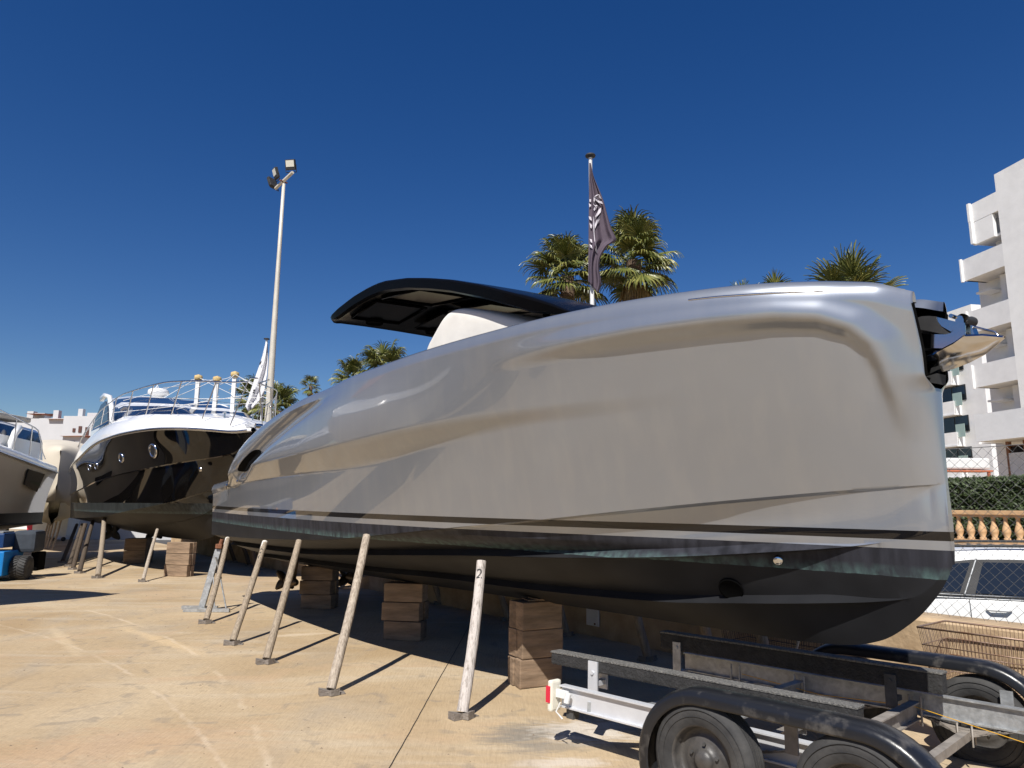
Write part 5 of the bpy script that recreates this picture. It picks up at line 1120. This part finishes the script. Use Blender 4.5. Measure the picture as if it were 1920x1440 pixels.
dw3 = lambda s: np.maximum(sh3(s)-.32, 0); dz3 = lambda s: zs3(s)+.34-.10*smoothstep(8, 9.35, s)
rw = hull_rows(ss3, [(sh3, lambda s: zs3(s)-.005, 1, 0), (lambda s: sh3(s)+.03, lambda s: zs3(s)+.02, 1, 0), (lambda s: sh3(s)+.0, lambda s: zs3(s)+.07, 1, 0), (dw3, dz3, 8, .07), (lambda s: 0*s, lambda s: dz3(s)+.22*np.minimum(1, sh3(s)), 6, 0)])
loft_hull(rw, ss3, TA3, boat3, 'deck', 'white')
mb = MB()
for sgn in (1, -1): mb.tube([(s-TA3, -sgn*(float(sh3(s))+.035), float(zs3(s))+.02) for s in ss3[::3]], .025, 6)
mb.build('rub_rail', 'steel', boat3)
mb = MB()
for sgn in (1, -1): mb.tube([(s-TA3, -sgn*(float(ch3b(s))+.012), float(ch3z(s))+.0) for s in ss3[:70]], .022, 5)
mb.build('chine_stripe', 'rubber', boat3)
# hull window, on the side that faces the yard (port side of this boat, +y)
def port3(px, py, D_extra=0): # find the port side point seen at a pixel by search over the loft
    best = None
    for i in range(0, len(ss3)):
        for br, zr in R3[1:13]:
            q = O3+AX3*(ss3[i]-TA3)-np.array([AX3[1], -AX3[0]])*br[i]; x, y = proj((q[0], q[1], zr[i])); d = (x-px)**2+(y-py)**2
            if best is None or d < best[0]: best = (d, ss3[i], br[i], zr[i])
    return best[1:]
cor = [port3(*p) for p in ((50, 874), (80, 886), (66, 920), (42, 905))]
mb = MB(); mb.add([(s-TA3, b+.03, z) for s, b, z in cor], [(0, 1, 2, 3)]); o = mb.build('hull_window', 'glassdark', boat3); o.modifiers.new('s', 'SOLIDIFY').thickness = .03
zb2 = 3.0
C3 = [[(6.9, 0, -.15), (6.85, .5, -.15), (6.4, .95, -.18), (5.2, 1.3, -.25), (3.0, 1.5, -.35), (0, 1.5, -.4)], [(6.25, 0, .36), (6.2, .45, .36), (5.85, .92, .36), (4.9, 1.24, .37), (3.0, 1.42, .38), (0, 1.42, .4)],
      [(5.25, 0, .70), (5.2, .4, .70), (4.95, .82, .69), (4.3, 1.12, .68), (3.0, 1.32, .68), (0, 1.32, .7)], [(4.7, 0, .80), (4.65, .36, .80), (4.4, .74, .79), (3.9, 1.0, .78), (2.8, 1.2, .78), (0, 1.2, .8)]]
L3 = [[(s-TA3, -b, zb2+z) for s, b, z in r[:0:-1]]+[(s-TA3, b, zb2+z) for s, b, z in r] for r in C3]
for nm, k_, mm in (('cabin', 0, 'white'), ('windscreen', 1, 'glassblue'), ('roof_edge', 2, 'white')):
    mb = MB(); mb.grid([L3[k_], L3[k_+1]]); mb.build(nm, mm, boat3, fixn=False)
n_ = len(L3[3]); mb = MB(); mb.grid([L3[3][:n_//2+1], L3[3][n_//2:][::-1]]); mb.build('roof', 'white', boat3)
mb = MB(); mb.box((-2.4, 0, zb2+.95), (4.6, 2.3, .16), m=Matrix.Rotation(.05, 4, 'Y'), bev=.07); mb.build('sun_awning', 'beigecover', boat3)
mb = MB(); mb.grid([[(s-TA3, 1.62, zb2+dz), (s-TA3, 1.50, zb2+dz)] for s, dz in ((3.3, -.3), (3.1, .2), (2.9, .5), (2.6, .7))]); o = mb.build('arch', 'white', boat3); o.modifiers.new('s', 'SOLIDIFY').thickness = .14
for sgn in (1, -1):
    mb = MB(); rr_ = np.linspace(1.0, 9.1, 24); mb.tube([(s-TA3, sgn*max(float(sh3(s))-.12, .1), float(zs3(s))+.34+.72*smoothstep(1.0, 2.2, s)) for s in rr_], .018, 6); mb.build('top_rail', 'steel', boat3)
    for s in (1.6, 2.6, 3.8, 5.2, 6.6, 8.0, 8.9):
        mb = MB(); mb.tube([(s-.1-TA3, sgn*max(float(sh3(s-.1))-.14, .1), float(zs3(s))+.25), (s-TA3, sgn*max(float(sh3(s))-.12, .1), float(zs3(s))+.34+.72*float(smoothstep(1.0, 2.2, s)))], .016, 6); mb.build('stanchion', 'steel', boat3)
# registration on the deck edge
def textmesh(txt, size, name, m, parent, mw):
    cu = bpy.data.curves.new(name, 'FONT'); cu.body = txt; cu.size = size; cu.extrude = .002; tmp = bpy.data.objects.new(name+'_tmp', cu); COL.objects.link(tmp)
    dg = bpy.context.evaluated_depsgraph_get(); me = bpy.data.meshes.new_from_object(tmp.evaluated_get(dg)); bpy.data.objects.remove(tmp); me.materials.append(M[m]); me.transform(mw)
    o = bpy.data.objects.new(name, me); COL.objects.link(o); o.parent = parent; return o
AX5 = np.array([.97, .24]); AX5 /= np.linalg.norm(AX5); T5 = np.array([-7.85, 10.45])-AX5*(9.35-TA3)
nb = thing('unseen_cruiser', (T5[0], T5[1], 0), math.atan2(AX5[1], AX5[0]), 'white cruiser ashore just outside the left edge, seen only by its shadow', 'motorboat')
for o_ in [o for o in kids(boat3) if o.name.split('.')[0] in ('hull', 'deck', 'rub_rail')]:
    c_ = o_.copy(); COL.objects.link(c_); c_.parent = nb
rg = [port3(58, 846), port3(96, 858)]
s_a, s_b = 7.3, 6.0
def on3(s, k): b0, z0 = float(sh3(s)), float(zs3(s))+.07; b1, z1_ = float(dw3(s)), float(dz3(s)); return Vector((s-TA3, b0+(b1-b0)*k+.07*math.sin(math.pi*k)*b1+.012, z0+(z1_-z0)*k+.01))
a_, b_, c_ = on3(s_a, .25), on3(s_b, .25), on3(s_a, .75)
X = (b_-a_).normalized(); Y = (c_-a_); Y = (Y-X*Y.dot(X)).normalized(); Zv = X.cross(Y); mwt = Matrix.Translation(a_+Zv*.02) @ Matrix((X, Y, Zv)).transposed().to_4x4()
rgo = textmesh('7ª  VA-3-154-11', .26, 'registration', 'rubber', boat3, mwt); rgo['kind'] = 'stuff'
MB().box((-1.6, 0, .40), (1.0, .9, .7)).build('keel', 'antifoul', boat3)

# blue boat mover under it
bm0 = gz(22, 1088); bm_ = thing('boat_mover', (bm0[0]+.05, bm0[1], 0), R_(12), 'blue self propelled boat mover with a black lugged tyre at the lower left', 'boat mover')
sc_ = 1.0
MB().box((-.75, .1, .36), (1.3, .9, .50), bev=.03).build('chassis', 'blue', bm_)
MB().box((-.80, .2, .82), (1.2, .8, .30), bev=.03).build('upper_body', mat('deep blue paint', (.008, .04, .13), .4), bm_)
MB().box((-.8, .1, .99), (1.1, .5, .03)).build('top_plate', 'galv', bm_)
MB().box((-.02, .55, .78), (.46, .55, .46), bev=.08).build('engine_cover', 'canvas', bm_)
MB().box((.12, .75, .34), (.16, .4, .4), bev=.03).build('axle_housing', 'dark', bm_)
wh = thing('wheel', (0, 0, 0)); wh.parent = bm_; wh.location = (.06, .12, .25)
mb = MB(); R = .25; W = .30; mb.lathe([(R*.5, -W/2), (R*.86, -W/2), (R*.94, -W*.40), (R*.95, 0), (R*.94, W*.40), (R*.86, W/2), (R*.5, W/2), (0, W*.4)], (0, 0, 0), (1, 0, 0), 32)
mb.build('tyre', 'tyre', wh); mb = MB()
for k in range(26):
    a0 = 2*math.pi*k/26
    for s in (-1, 1):
        a1 = a0+(0 if s > 0 else math.pi/26); p = [Vector((s*.01, R*.97*math.cos(a1), R*.97*math.sin(a1))), Vector((s*W*.47, R*.96*math.cos(a1+.22), R*.96*math.sin(a1+.22)))]; mb.bar(p[0], p[1], .022, .022, up=(0, math.cos(a1), math.sin(a1)))
o = mb.build('tread_lugs', 'tyre', wh); o['kind'] = 'stuff'
MB().box((-.62, -.22, .86), (.05, .03, .06)).build('reflector', 'orange', bm_)
mb = MB(); mb.lathe([(0, .0), (.06, .0), (.06, .03)], (-.48, -.205, .93), (0, -1, 0), 16); mb.build('lamp', 'blackgloss', bm_)
# ---- covered boat
cvp = gz(112, 1018); O4 = np.array([-17.6, 27.5])
c4 = thing('covered_boat', (O4[0], O4[1], 0), math.atan2(-.83, .56), 'boat shrouded in a beige cover between the beige and the black cruiser', 'covered boat')
rw = []
for s, hw, zt2, zb2 in ((-5, 1.3, 3.4, 1.5), (-3.5, 1.6, 3.9, 1.4), (-1, 1.75, 3.95, 1.35), (1.5, 1.7, 4.0, 1.35), (3.2, 1.4, 3.8, 1.45), (4.3, .9, 3.6, 1.6), (5.0, .35, 3.5, 1.9), (5.3, .02, 3.3, 2.2)):
    rw.append([(s, y_*hw+.03*math.sin(s*3+y_*9), zb2+(zt2-zb2)*zz+.02*math.sin(s*5+zz*7)) for y_, zz in ((0, -.14), (-.55, -.10), (-.86, 0), (-1, .25), (-1.0, .55), (-.9, .8), (-.6, .94), (0, 1), (.6, .94), (.9, .8), (1, .55), (1, .25), (.86, 0), (.55, -.10), (0, -.14))])
mb = MB(); mb.grid(rw); mb.add(rw[0], [tuple(range(14))]); mb.build('cover', 'beigecover', c4).modifiers.new('s', 'SUBSURF').levels = 2
rw2 = [[(s, y_*hw*.82, z) for y_, z in ((-1, 1.62), (-.8, 1.2), (0, .9), (.8, 1.2), (1, 1.62))] for s, hw in ((-4.9, 1.3), (-2, 1.7), (1.5, 1.65), (3.5, 1.1), (5, .2))]
mb = MB(); mb.grid(rw2); mb.add(rw2[0], [(0, 1, 2, 3, 4)]); mb.build('hull', mat('ochre hull bottom', (.42, .36, .24), .7), c4)
for k, (x0, y0, x1, y1) in enumerate(((77, 1024, 92, 975), (82, 1027, 97, 973), (87, 1029, 101, 973), (91, 1030, 108, 970), (98, 1032, 117, 966))):
    f_ = gz(x0, y0); top = P(x1, y1, f_[1]+.5); prop_post((x0, y0), (x1, y1), top, .034, 'woodpale', 'slim pale timber prop under the covered boat, %s' % ('farthest left', 'second from the left', 'middle of five', 'second from the right', 'nearest the black stern')[k], 'pale props under the covered boat', mt='woodpale', wedge=False)
# wheeled bin, red crate, pallets
bp_ = gz(102, 1014); bn = thing('wheeled_bin', bp_, .1, 'large white wheeled waste bin behind the pale props', 'bin')
w_ = 1.35; MB().prism([(-w_/2, -.5, .2), (w_/2, -.5, .2), (w_/2+.06, -.5, 1.25), (-w_/2-.06, -.5, 1.25)], (0, 1.0, 0)).build('tub', 'whitebin', bn) if 'whitebin' in M else None
M['whitebin'] = mat('white plastic bin', (.52, .55, .55), .5, var=.08)
MB().prism([(-w_/2, -.5, .2), (w_/2, -.5, .2), (w_/2+.06, -.5, 1.25), (-w_/2-.06, -.5, 1.25)], (0, 1.0, 0)).build('tub', 'whitebin', bn)
MB().box((0, 0, 1.30), (w_+.2, 1.1, .08), bev=.02).build('lid', 'whitebin', bn)
for x in (-.55, .55): mb = MB(); mb.lathe([(.0, -.03), (.09, -.03), (.09, .03), (0, .03)], (x, -.4, .095), (0, 1, 0), 12); mb.build('castor', 'rubber', bn)
pp = gz(67, 1014); pl = thing('pallet_stack', pp, .05, 'low stack of wooden pallets below the red crate', 'pallets')
for k in range(3):
    for q in range(5): MB().box((0, -.4+.2*q, .12+.145*k), (1.2, .12, .02)).build('board', 'woodpale', pl)
    for q in (-1, 0, 1): MB().box((q*.5, 0, .06+.145*k), (.1, .9, .1)).build('bearer', 'block', pl)
rc_ = thing('red_crate', (pp[0], pp[1], .43), .1, 'small red plastic crate on the pallets at the left', 'crate'); 
mb = MB(); mb.prism([(-.3, -.2, 0), (.3, -.2, 0), (.34, -.2, .32), (-.34, -.2, .32)], (0, .4, 0)); mb.build('tub', 'red', rc_); MB().box((0, 0, .335), (.72, .46, .04)).build('rim', 'red', rc_)
vn = P(75, 985, 36); v_ = thing('white_van', (vn[0], vn[1], 0), R_(-25), 'white van parked far behind the props at the left', 'van')
mb = MB(); mb.prism([(-2.4, -.9, .35), (2.4, -.9, .35), (2.4, -.9, .95), (1.8, -.9, 1.15), (1.2, -.9, 1.85), (.9, -.9, 1.95), (-2.4, -.9, 1.95)], (0, 1.8, 0)); mb.build('body', 'carwhite', v_)
for sy in (-.915,): MB().box((1.15, sy, 1.45), (.9, .02, .5)).build('window', 'glassdark', v_)
for x in (-1.5, 1.5): mb = MB(); mb.lathe([(0, -.1), (.33, -.1), (.33, .1), (0, .1)], (x, -.85, .33), (0, 1, 0), 16); mb.build('wheel', 'rubber', v_)
# far retaining wall / low buildings seen under the boats
w2 = P(300, 1005, 33); 
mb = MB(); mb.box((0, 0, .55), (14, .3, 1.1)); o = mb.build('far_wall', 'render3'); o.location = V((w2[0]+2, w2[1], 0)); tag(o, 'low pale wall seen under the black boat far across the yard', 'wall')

# ================================================================== MAST, FLAGS
D = 30; mbse = P(495, 800, D); mtop = P(532, 345, D)
ms = thing('floodlight_mast', (mtop[0], mtop[1], 0), 0, 'tall galvanised floodlight mast with three lamps behind the black boat', 'light mast')
M['galvpale'] = mat('pale galvanised pole', (.62, .57, .48), .5, .15, var=.1, scale=3)
mb = MB(); mb.lathe([(.18, 0), (.14, mtop[2]*.45), (.09, mtop[2]*.8), (.07, mtop[2]), (0, mtop[2]+.02)], (0, 0, 0), (0, 0, 1), 20); mb.build('pole', 'galvpale', ms)
def Lm(x, y, dy=0.0): p = P(x, y, D+dy); return (p[0]-mtop[0], p[1]-mtop[1], p[2])
mb = MB(); mb.tube([Lm(516, 354, .4), Lm(549, 323, -.4)], .07, 8); mb.build('cross_arm', 'galvpale', ms)
mb = MB(); mb.tube([Lm(525, 338, -.2), Lm(538, 343, .3)], .04, 6); mb.build('ladder_step', 'rust', ms)
def flood(cx, cy, w_px, h_px, fx, dy, lit=True):
    u = D/FPX; c = Vector(Lm(cx, cy, dy)); fwd = Vector(fx).normalized(); side = fwd.cross(Vector((0, 0, 1))).normalized(); up = side.cross(fwd); m3 = Matrix((side, -fwd, up)).transposed().to_4x4()
    w2_, h2_ = w_px*u, h_px*u; mb = MB(); mb.box(c, (w2_, .14, h2_), m=m3, bev=.02); o = mb.build('floodlight', 'rubber', ms)
    MB().box(c+fwd*.075+up*h2_*.10, (w2_*.84, .012, h2_*.62), m=m3).build('lens', 'lampglass', o)
    mb = MB(); mb.tube([c+side*w2_*.55, c+side*w2_*.55-up*h2_*.72, c-side*w2_*.55-up*h2_*.72, c-side*w2_*.55], .02, 5); mb.build('bracket', 'rubber', o)
flood(545, 309, 20, 20, (-.15, -1, -.35), -.4); flood(517.5, 325, 17, 21, (-1.1, -.8, -.45), 0); flood(511, 343, 20, 22, (-1, .55, -.5), .4)
# flagpole with dark flag
D5 = 17.0; fpt = P(1107, 296, D5); fpb = P(1103, 575, D5)
fp = thing('white_flagpole', (fpt[0], fpt[1], 0), 0, 'white flagpole with a black disc cap rising behind the silver boat', 'flagpole')
mb = MB(); mb.lathe([(.055, 0), (.055, fpt[2]*.6), (.045, fpt[2])], (0, 0, 0), (0, 0, 1), 14); mb.build('pole', 'whitematt', fp)
mb = MB(); mb.lathe([(0, -.02), (.03, -.02), (.03, .0), (.125, .03), (.135, .06), (.12, .085), (0, .11)], (0, 0, fpt[2]), (0, 0, 1), 20); mb.build('cap', 'rubber', fp)
def Zf(x, y): return 980+x/4.5, 280+y/4.5
leftx = lambda v: 555-6*v
yt0, yb0 = 110, 1215
redge = fine([(110, 575), (200, 592), (440, 682), (560, 715), (680, 752), (770, 790), (800, 735), (850, 692), (930, 652), (1000, 645), (1130, 662), (1215, 640)])
bot = lambda u: 1120+95*min(1, u*1.15)
fo_ = P(1104, 430, D5)
def FL(u, v, off=0.0):                                     # u 0..1 from the pole outwards, v 0..1 downwards
    yy = 115+(bot(u)-115)*v; xr = float(redge(yy)) if yy < 1213 else 640; xl = 562-10*v
    x = xl+(max(xr, xl+6)-xl)*u; fold = .06*math.sin(u*11+v*2.2)*min(1, 3*v+.15)+.02*math.sin(u*22+1+v*5)
    p = P(*Zf(x, yy), D5-.12+fold*1.0-off); return tuple(p-fo_)
fg = thing('dark_flag', fo_, 0, 'dark plum flag with a pale emblem hanging limp from the white pole', 'flag')
mb = MB(); mb.grid([[FL(u, v) for u in np.linspace(0, 1, 40)] for v in np.linspace(0, 1, 60)]); o = mb.build('cloth', 'flag', fg, fixn=False); o.modifiers.new('s', 'SOLIDIFY').thickness = .006
def uv_of(x, y):                                           # zoom coordinates -> flag u, v
    best = None
    for u in np.linspace(0, 1, 26):
        yb_ = bot(u); v = (y-115)/(yb_-115); xr = float(redge(min(y, 1213))); xl = 562-10*v; xx = xl+(max(xr, xl+6)-xl)*u
        if best is None or abs(xx-x) < best[0]: best = (abs(xx-x), u, v)
    return best[1], best[2]
for k, poly in enumerate((
    [(597, 440), (600, 405), (620, 385), (648, 378), (655, 400), (630, 402), (612, 420), (610, 440)], [(648, 378), (665, 420), (640, 405)], [(612, 425), (640, 450), (680, 462), (668, 440), (640, 432), (630, 410)],
    [(597, 440), (632, 475), (622, 500), (605, 520), (598, 505), (614, 482), (596, 462)],
    [(665, 490), (660, 530), (630, 565), (605, 600), (608, 570), (630, 530), (645, 505)], [(662, 545), (650, 590), (625, 640), (608, 670), (606, 640), (625, 595)], [(598, 560), (606, 620), (604, 700), (612, 800), (630, 880), (618, 860), (600, 760), (596, 640)],
    [(562, 420), (576, 422), (574, 445), (562, 440)], [(560, 455), (578, 470), (566, 490)], [(560, 565), (576, 570), (585, 600), (576, 600), (564, 590)], [(566, 620), (586, 640), (582, 668), (568, 660)], [(562, 755), (580, 760), (588, 790), (574, 782)], [(564, 800), (580, 810), (588, 838), (570, 826)])):
    pts_ = [FL(*uv_of(x, y), .055) for x, y in poly]; mb = MB(); mb.add(pts_, [tuple(range(len(pts_)))]); mb.build('emblem', 'print', fg, fixn=False)
# white flag and pole
D6 = 31; wt = P(500, 637, D6); wf = thing('thin_flagpole', (wt[0], wt[1], 0), 0, 'thin pale flagpole just left of the floodlight mast', 'flagpole')
mb = MB(); mb.lathe([(.06, 0), (.045, wt[2])], (0, 0, 0), (0, 0, 1), 10); mb.build('pole', 'whitematt', wf); mb = MB(); mb.lathe([(0, 0), (.13, .02), (.12, .06), (0, .08)], (0, 0, wt[2]), (0, 0, 1), 12); mb.build('cap', 'rubber', wf)
def Z2(x, y): return 400+x/3.428, 600+y/3.428
wl_ = [((338, 140), (350, 150)), ((315, 230), (352, 260)), ((290, 310), (345, 350)), ((255, 410), (330, 450)), ((225, 500), (300, 520)), ((205, 555), (275, 545)), ((225, 590), (262, 560))]
w0_ = P(485, 700, D6-.3); wfl = thing('white_flag', w0_, 0, 'white flag with dark lettering hanging beside the floodlight mast', 'flag')
mb = MB(); rows_ = []
for k, (a_, b_) in enumerate(wl_): rows_.append([tuple(P(*Z2(a_[0]+(b_[0]-a_[0])*t, a_[1]+(b_[1]-a_[1])*t), D6-.3+.12*math.sin(t*9+k*.7))-w0_) for t in np.linspace(0, 1, 12)])
mb.grid(rows_); mb.build('cloth', 'whiteflag', wfl, fixn=False).modifiers.new('s', 'SOLIDIFY').thickness = .01
for poly in ([(250, 450), (268, 445), (268, 455), (256, 466), (270, 468), (268, 474), (248, 472), (260, 456)], [(296, 280), (302, 266), (312, 266), (304, 285), (298, 290)]):
    mb = MB(); mb.add([tuple(P(*Z2(*p), D6-.48)-w0_) for p in poly], [tuple(range(len(poly)))]); mb.build('lettering', 'rubber', wfl, fixn=False)

# ================================================================== PALMS
def frond_mesh(el, seed, mats, stiff=0.0, dry=False):
    """a fan leaf already raised to elevation el; the blade tips hang straight down"""
    r = random.Random(seed); mb = MB(); e0 = R_(el); pl_ = .78 if not dry else .35
    d0 = Vector((math.cos(e0), 0, math.sin(e0))); sag = .10*math.cos(e0)
    tip = d0*pl_+Vector((0, 0, -sag)); mb.tube([(0, 0, 0), tuple(d0*pl_*.5+Vector((0, 0, -sag*.2))), tuple(tip)], [.024, .016, .011], 4, cap=False, mi=0)
    e1 = e0-R_(16 if not dry else 10)*(1-stiff); d1 = Vector((math.cos(e1), 0, math.sin(e1))); Yv = Vector((0, 1, 0)); nrm = Vector((-math.sin(e1), 0, math.cos(e1)))
    n = 26 if not dry else 14; spread = R_(250 if not dry else 110)
    for k in range(n):
        f = k/(n-1)-.5; a_ = f*spread+r.uniform(-.05, .05); L = (.86 if not dry else .8)*(1-.42*abs(f)*2*abs(f)*2)*r.uniform(.86, 1.08); w_ = .033*r.uniform(.8, 1.2)
        dr = d1*math.cos(a_)+Yv*math.sin(a_)+nrm*(.16*math.cos(a_*1.5)); dr.normalize(); m_ = 6; c = tip.copy(); dirn = dr.copy(); pts = []
        hang = (1-stiff)*r.uniform(.8, 1.25)*(1.0 if not dry else 1.8)
        for i in range(m_+1):
            t = i/m_; sd = dirn.cross(nrm); sd = sd.normalized() if sd.length > .05 else Yv
            ww = w_*(.35+1.5*t if t < .45 else 1.02-(t-.45)/.55*.98)+.0015
            pts.append((c-sd*ww-nrm*.010, c+nrm*.010, c+sd*ww-nrm*.010))
            c = c+dirn*(L/m_); g = hang*(.05 if t < .4 else .62); dirn = (dirn+Vector((0, 0, -g))).normalized()
        vs = [p for tr_ in pts for p in tr_]; mb.add(vs, [(i*3+j, i*3+j+1, i*3+j+4, i*3+j+3) for i in range(m_) for j in range(2)], False, 1 if r.random() < .4 else 0)
    me = bpy.data.meshes.new('frond'); me.from_pydata(mb.v, [], mb.f); me.update()
    for q in mats: me.materials.append(M[q])
    me.polygons.foreach_set('material_index', mb.mi); return me
ELS = (82, 62, 44, 26, 8, -12, -32)
FR = {(e, st): [frond_mesh(e, 10*i+j+(100 if st else 0), ('leaf', 'leaf2'), .62 if st else 0.0) for j in range(2)] for i, e in enumerate(ELS) for st in (0, 1)}
FRD = [frond_mesh(-50-12*j, 200+j, ('leafdry', 'leafdry'), dry=True) for j in range(3)]
def palm(cx, cy, D, rpx, label, n=46, seed=1, upright=False, dry=10, lean=0.0, name='fan_palm'):
    r = random.Random(seed); c = P(cx, cy, D); rad = rpx*D/FPX; sc = rad/1.36
    t = thing(name, (c[0], c[1], 0), 0, label, 'palm tree', 'palm trees behind the boats')
    h = c[2]; mb = MB(); k = 14; mb.tube([(0.04*math.sin(i*.6), 0, h*i/k) for i in range(k+1)], [.26*sc*(1.25-.35*i/k) for i in range(k+1)], 12); mb.build('trunk', 'trunk', t)
    def add(me, az, s, nm='frond', dz=0.0):
        o = bpy.data.objects.new(nm, me); COL.objects.link(o); o.parent = t
        o.matrix_local = Matrix.Translation((0, 0, h+dz)) @ Matrix.Rotation(az, 4, 'Z') @ Matrix.Rotation(r.uniform(-.12, .12), 4, 'Y') @ Matrix.Rotation(r.uniform(-.25, .25), 4, 'X') @ Matrix.Scale(s, 4)
    n = int(n*.8)
    for i in range(n):
        f = i/n; el = (84-122*f if not upright else 86-95*f)+r.uniform(-10, 10); e = min(ELS, key=lambda q: abs(q-el)); az = i*2.39996+r.uniform(-.35, .35)
        add(FR[(e, 1 if upright else 0)][r.randrange(2)], az, sc*r.uniform(.82, 1.12), dz=(.25-.45*f)*sc)
    for i in range(dry): add(FRD[r.randrange(3)], i*2.4+r.random(), sc*r.uniform(.8, 1.05), 'dry_frond', -.45*sc)
    return t
palm(1062, 518, 30, 78, 'fan palm left of the white flagpole, partly behind the black hardtop', 56, 1, dry=16)
palm(1186, 490, 29, 84, 'taller fan palm right of the white flagpole above the silver gunwale', 64, 2, dry=18)
palm(1592, 574, 24, 88, 'fan palm with stiff upright fronds above the silver bow', 34, 3, upright=True, dry=4)
palm(1455, 580, 25, 56, 'fan palm whose tips just show left of the stiff palm over the gunwale', 26, 4, upright=True, dry=4)
palm(1392, 580, 26, 48, 'lowest fan palm barely showing over the gunwale centre right', 16, 14, upright=True, dry=2)
palm(722, 700, 34, 55, 'fan palm peeping over the silver hull left of the hardtop', 40, 5, dry=6)
palm(662, 715, 34, 44, 'smaller fan palm over the silver hull, left of its neighbour', 34, 6, dry=6)
palm(582, 724, 60, 20, 'tiny distant windblown palm left of the silver gunwale', 22, 7, dry=3)
palm(520, 770, 38, 50, 'fan palm behind the pulpit rail of the black boat', 46, 8, dry=12)
palm(470, 745, 42, 34, 'fan palm behind the white flag', 34, 9, dry=10)
palm(478, 790, 40, 36, 'low fan palm at the foot of the floodlight mast', 30, 12, dry=10)

# a glazed balcony house behind the palms at the left of the mast
hp0 = P(400, 765, 70); 
hz = thing('white_hillside_house', (hp0[0], hp0[1], 0), 0, 'white house with a glass balcony behind the rail of the black boat', 'building')
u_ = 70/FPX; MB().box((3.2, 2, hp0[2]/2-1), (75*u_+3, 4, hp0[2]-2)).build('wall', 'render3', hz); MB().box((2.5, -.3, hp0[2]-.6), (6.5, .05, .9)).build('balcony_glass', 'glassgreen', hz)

# unseen shed and cruisers, added left of the viewer for the glossy hulls to mirror
sh = thing('unseen_shed', (-27, 0, 0), R_(-86), 'unseen long white shed left of the viewer, added for the glossy hulls to mirror', 'building')
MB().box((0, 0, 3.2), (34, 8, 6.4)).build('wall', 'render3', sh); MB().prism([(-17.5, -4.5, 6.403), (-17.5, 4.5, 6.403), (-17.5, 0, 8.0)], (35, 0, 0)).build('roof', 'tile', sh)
for k in range(6): MB().box((-14+5.5*k, 4.03, 2.2), (3.4, .08, 4.2)).build('door', 'glassdark', sh)
for k, (x, y, a9, lab) in enumerate(((-14.5, 3.5, -58, 'unseen white cruiser left of the viewer, nearest the shadow, added for hull reflections'), (-15.0, -3.0, -55, 'second unseen white cruiser left of the viewer, added for hull reflections'), (-13.0, -9.0, -50, 'third unseen white cruiser left of the viewer, added for hull reflections'))):
    nb2 = thing('unseen_cruiser', (x, y, 0), R_(a9+90), lab, 'motorboat')
    for o_ in [o for o in kids(boat3) if o.name.split('.')[0] in ('hull', 'deck', 'rub_rail', 'cabin', 'windscreen', 'roof_edge', 'roof')]:
        c_ = o_.copy(); COL.objects.link(c_); c_.parent = nb2
# white plate on the retaining wall, seen under the silver keel
n0_, n1_ = PG(1100, 1171, wl(0, -.02), WD), PG(1123, 1140, wl(0, -.02), WD); nbp = thing('wall_plate', (n0_[0], n0_[1], n0_[2]), math.atan2(WD[1], WD[0]), 'small white plate fixed to the ochre wall under the silver keel', 'plate')
wq = float(np.hypot(*(n1_-n0_)[:2])); hq = float(n1_[2]-n0_[2]); MB().box((wq/2, 0, hq/2), (wq, .012, hq), bev=.003).build('sheet', 'whitematt', nbp); MB().box((wq*.7, -.012, hq*.12), (.02, .01, .02)).build('screw', 'rust', nbp)

bpy.context.view_layer.update()
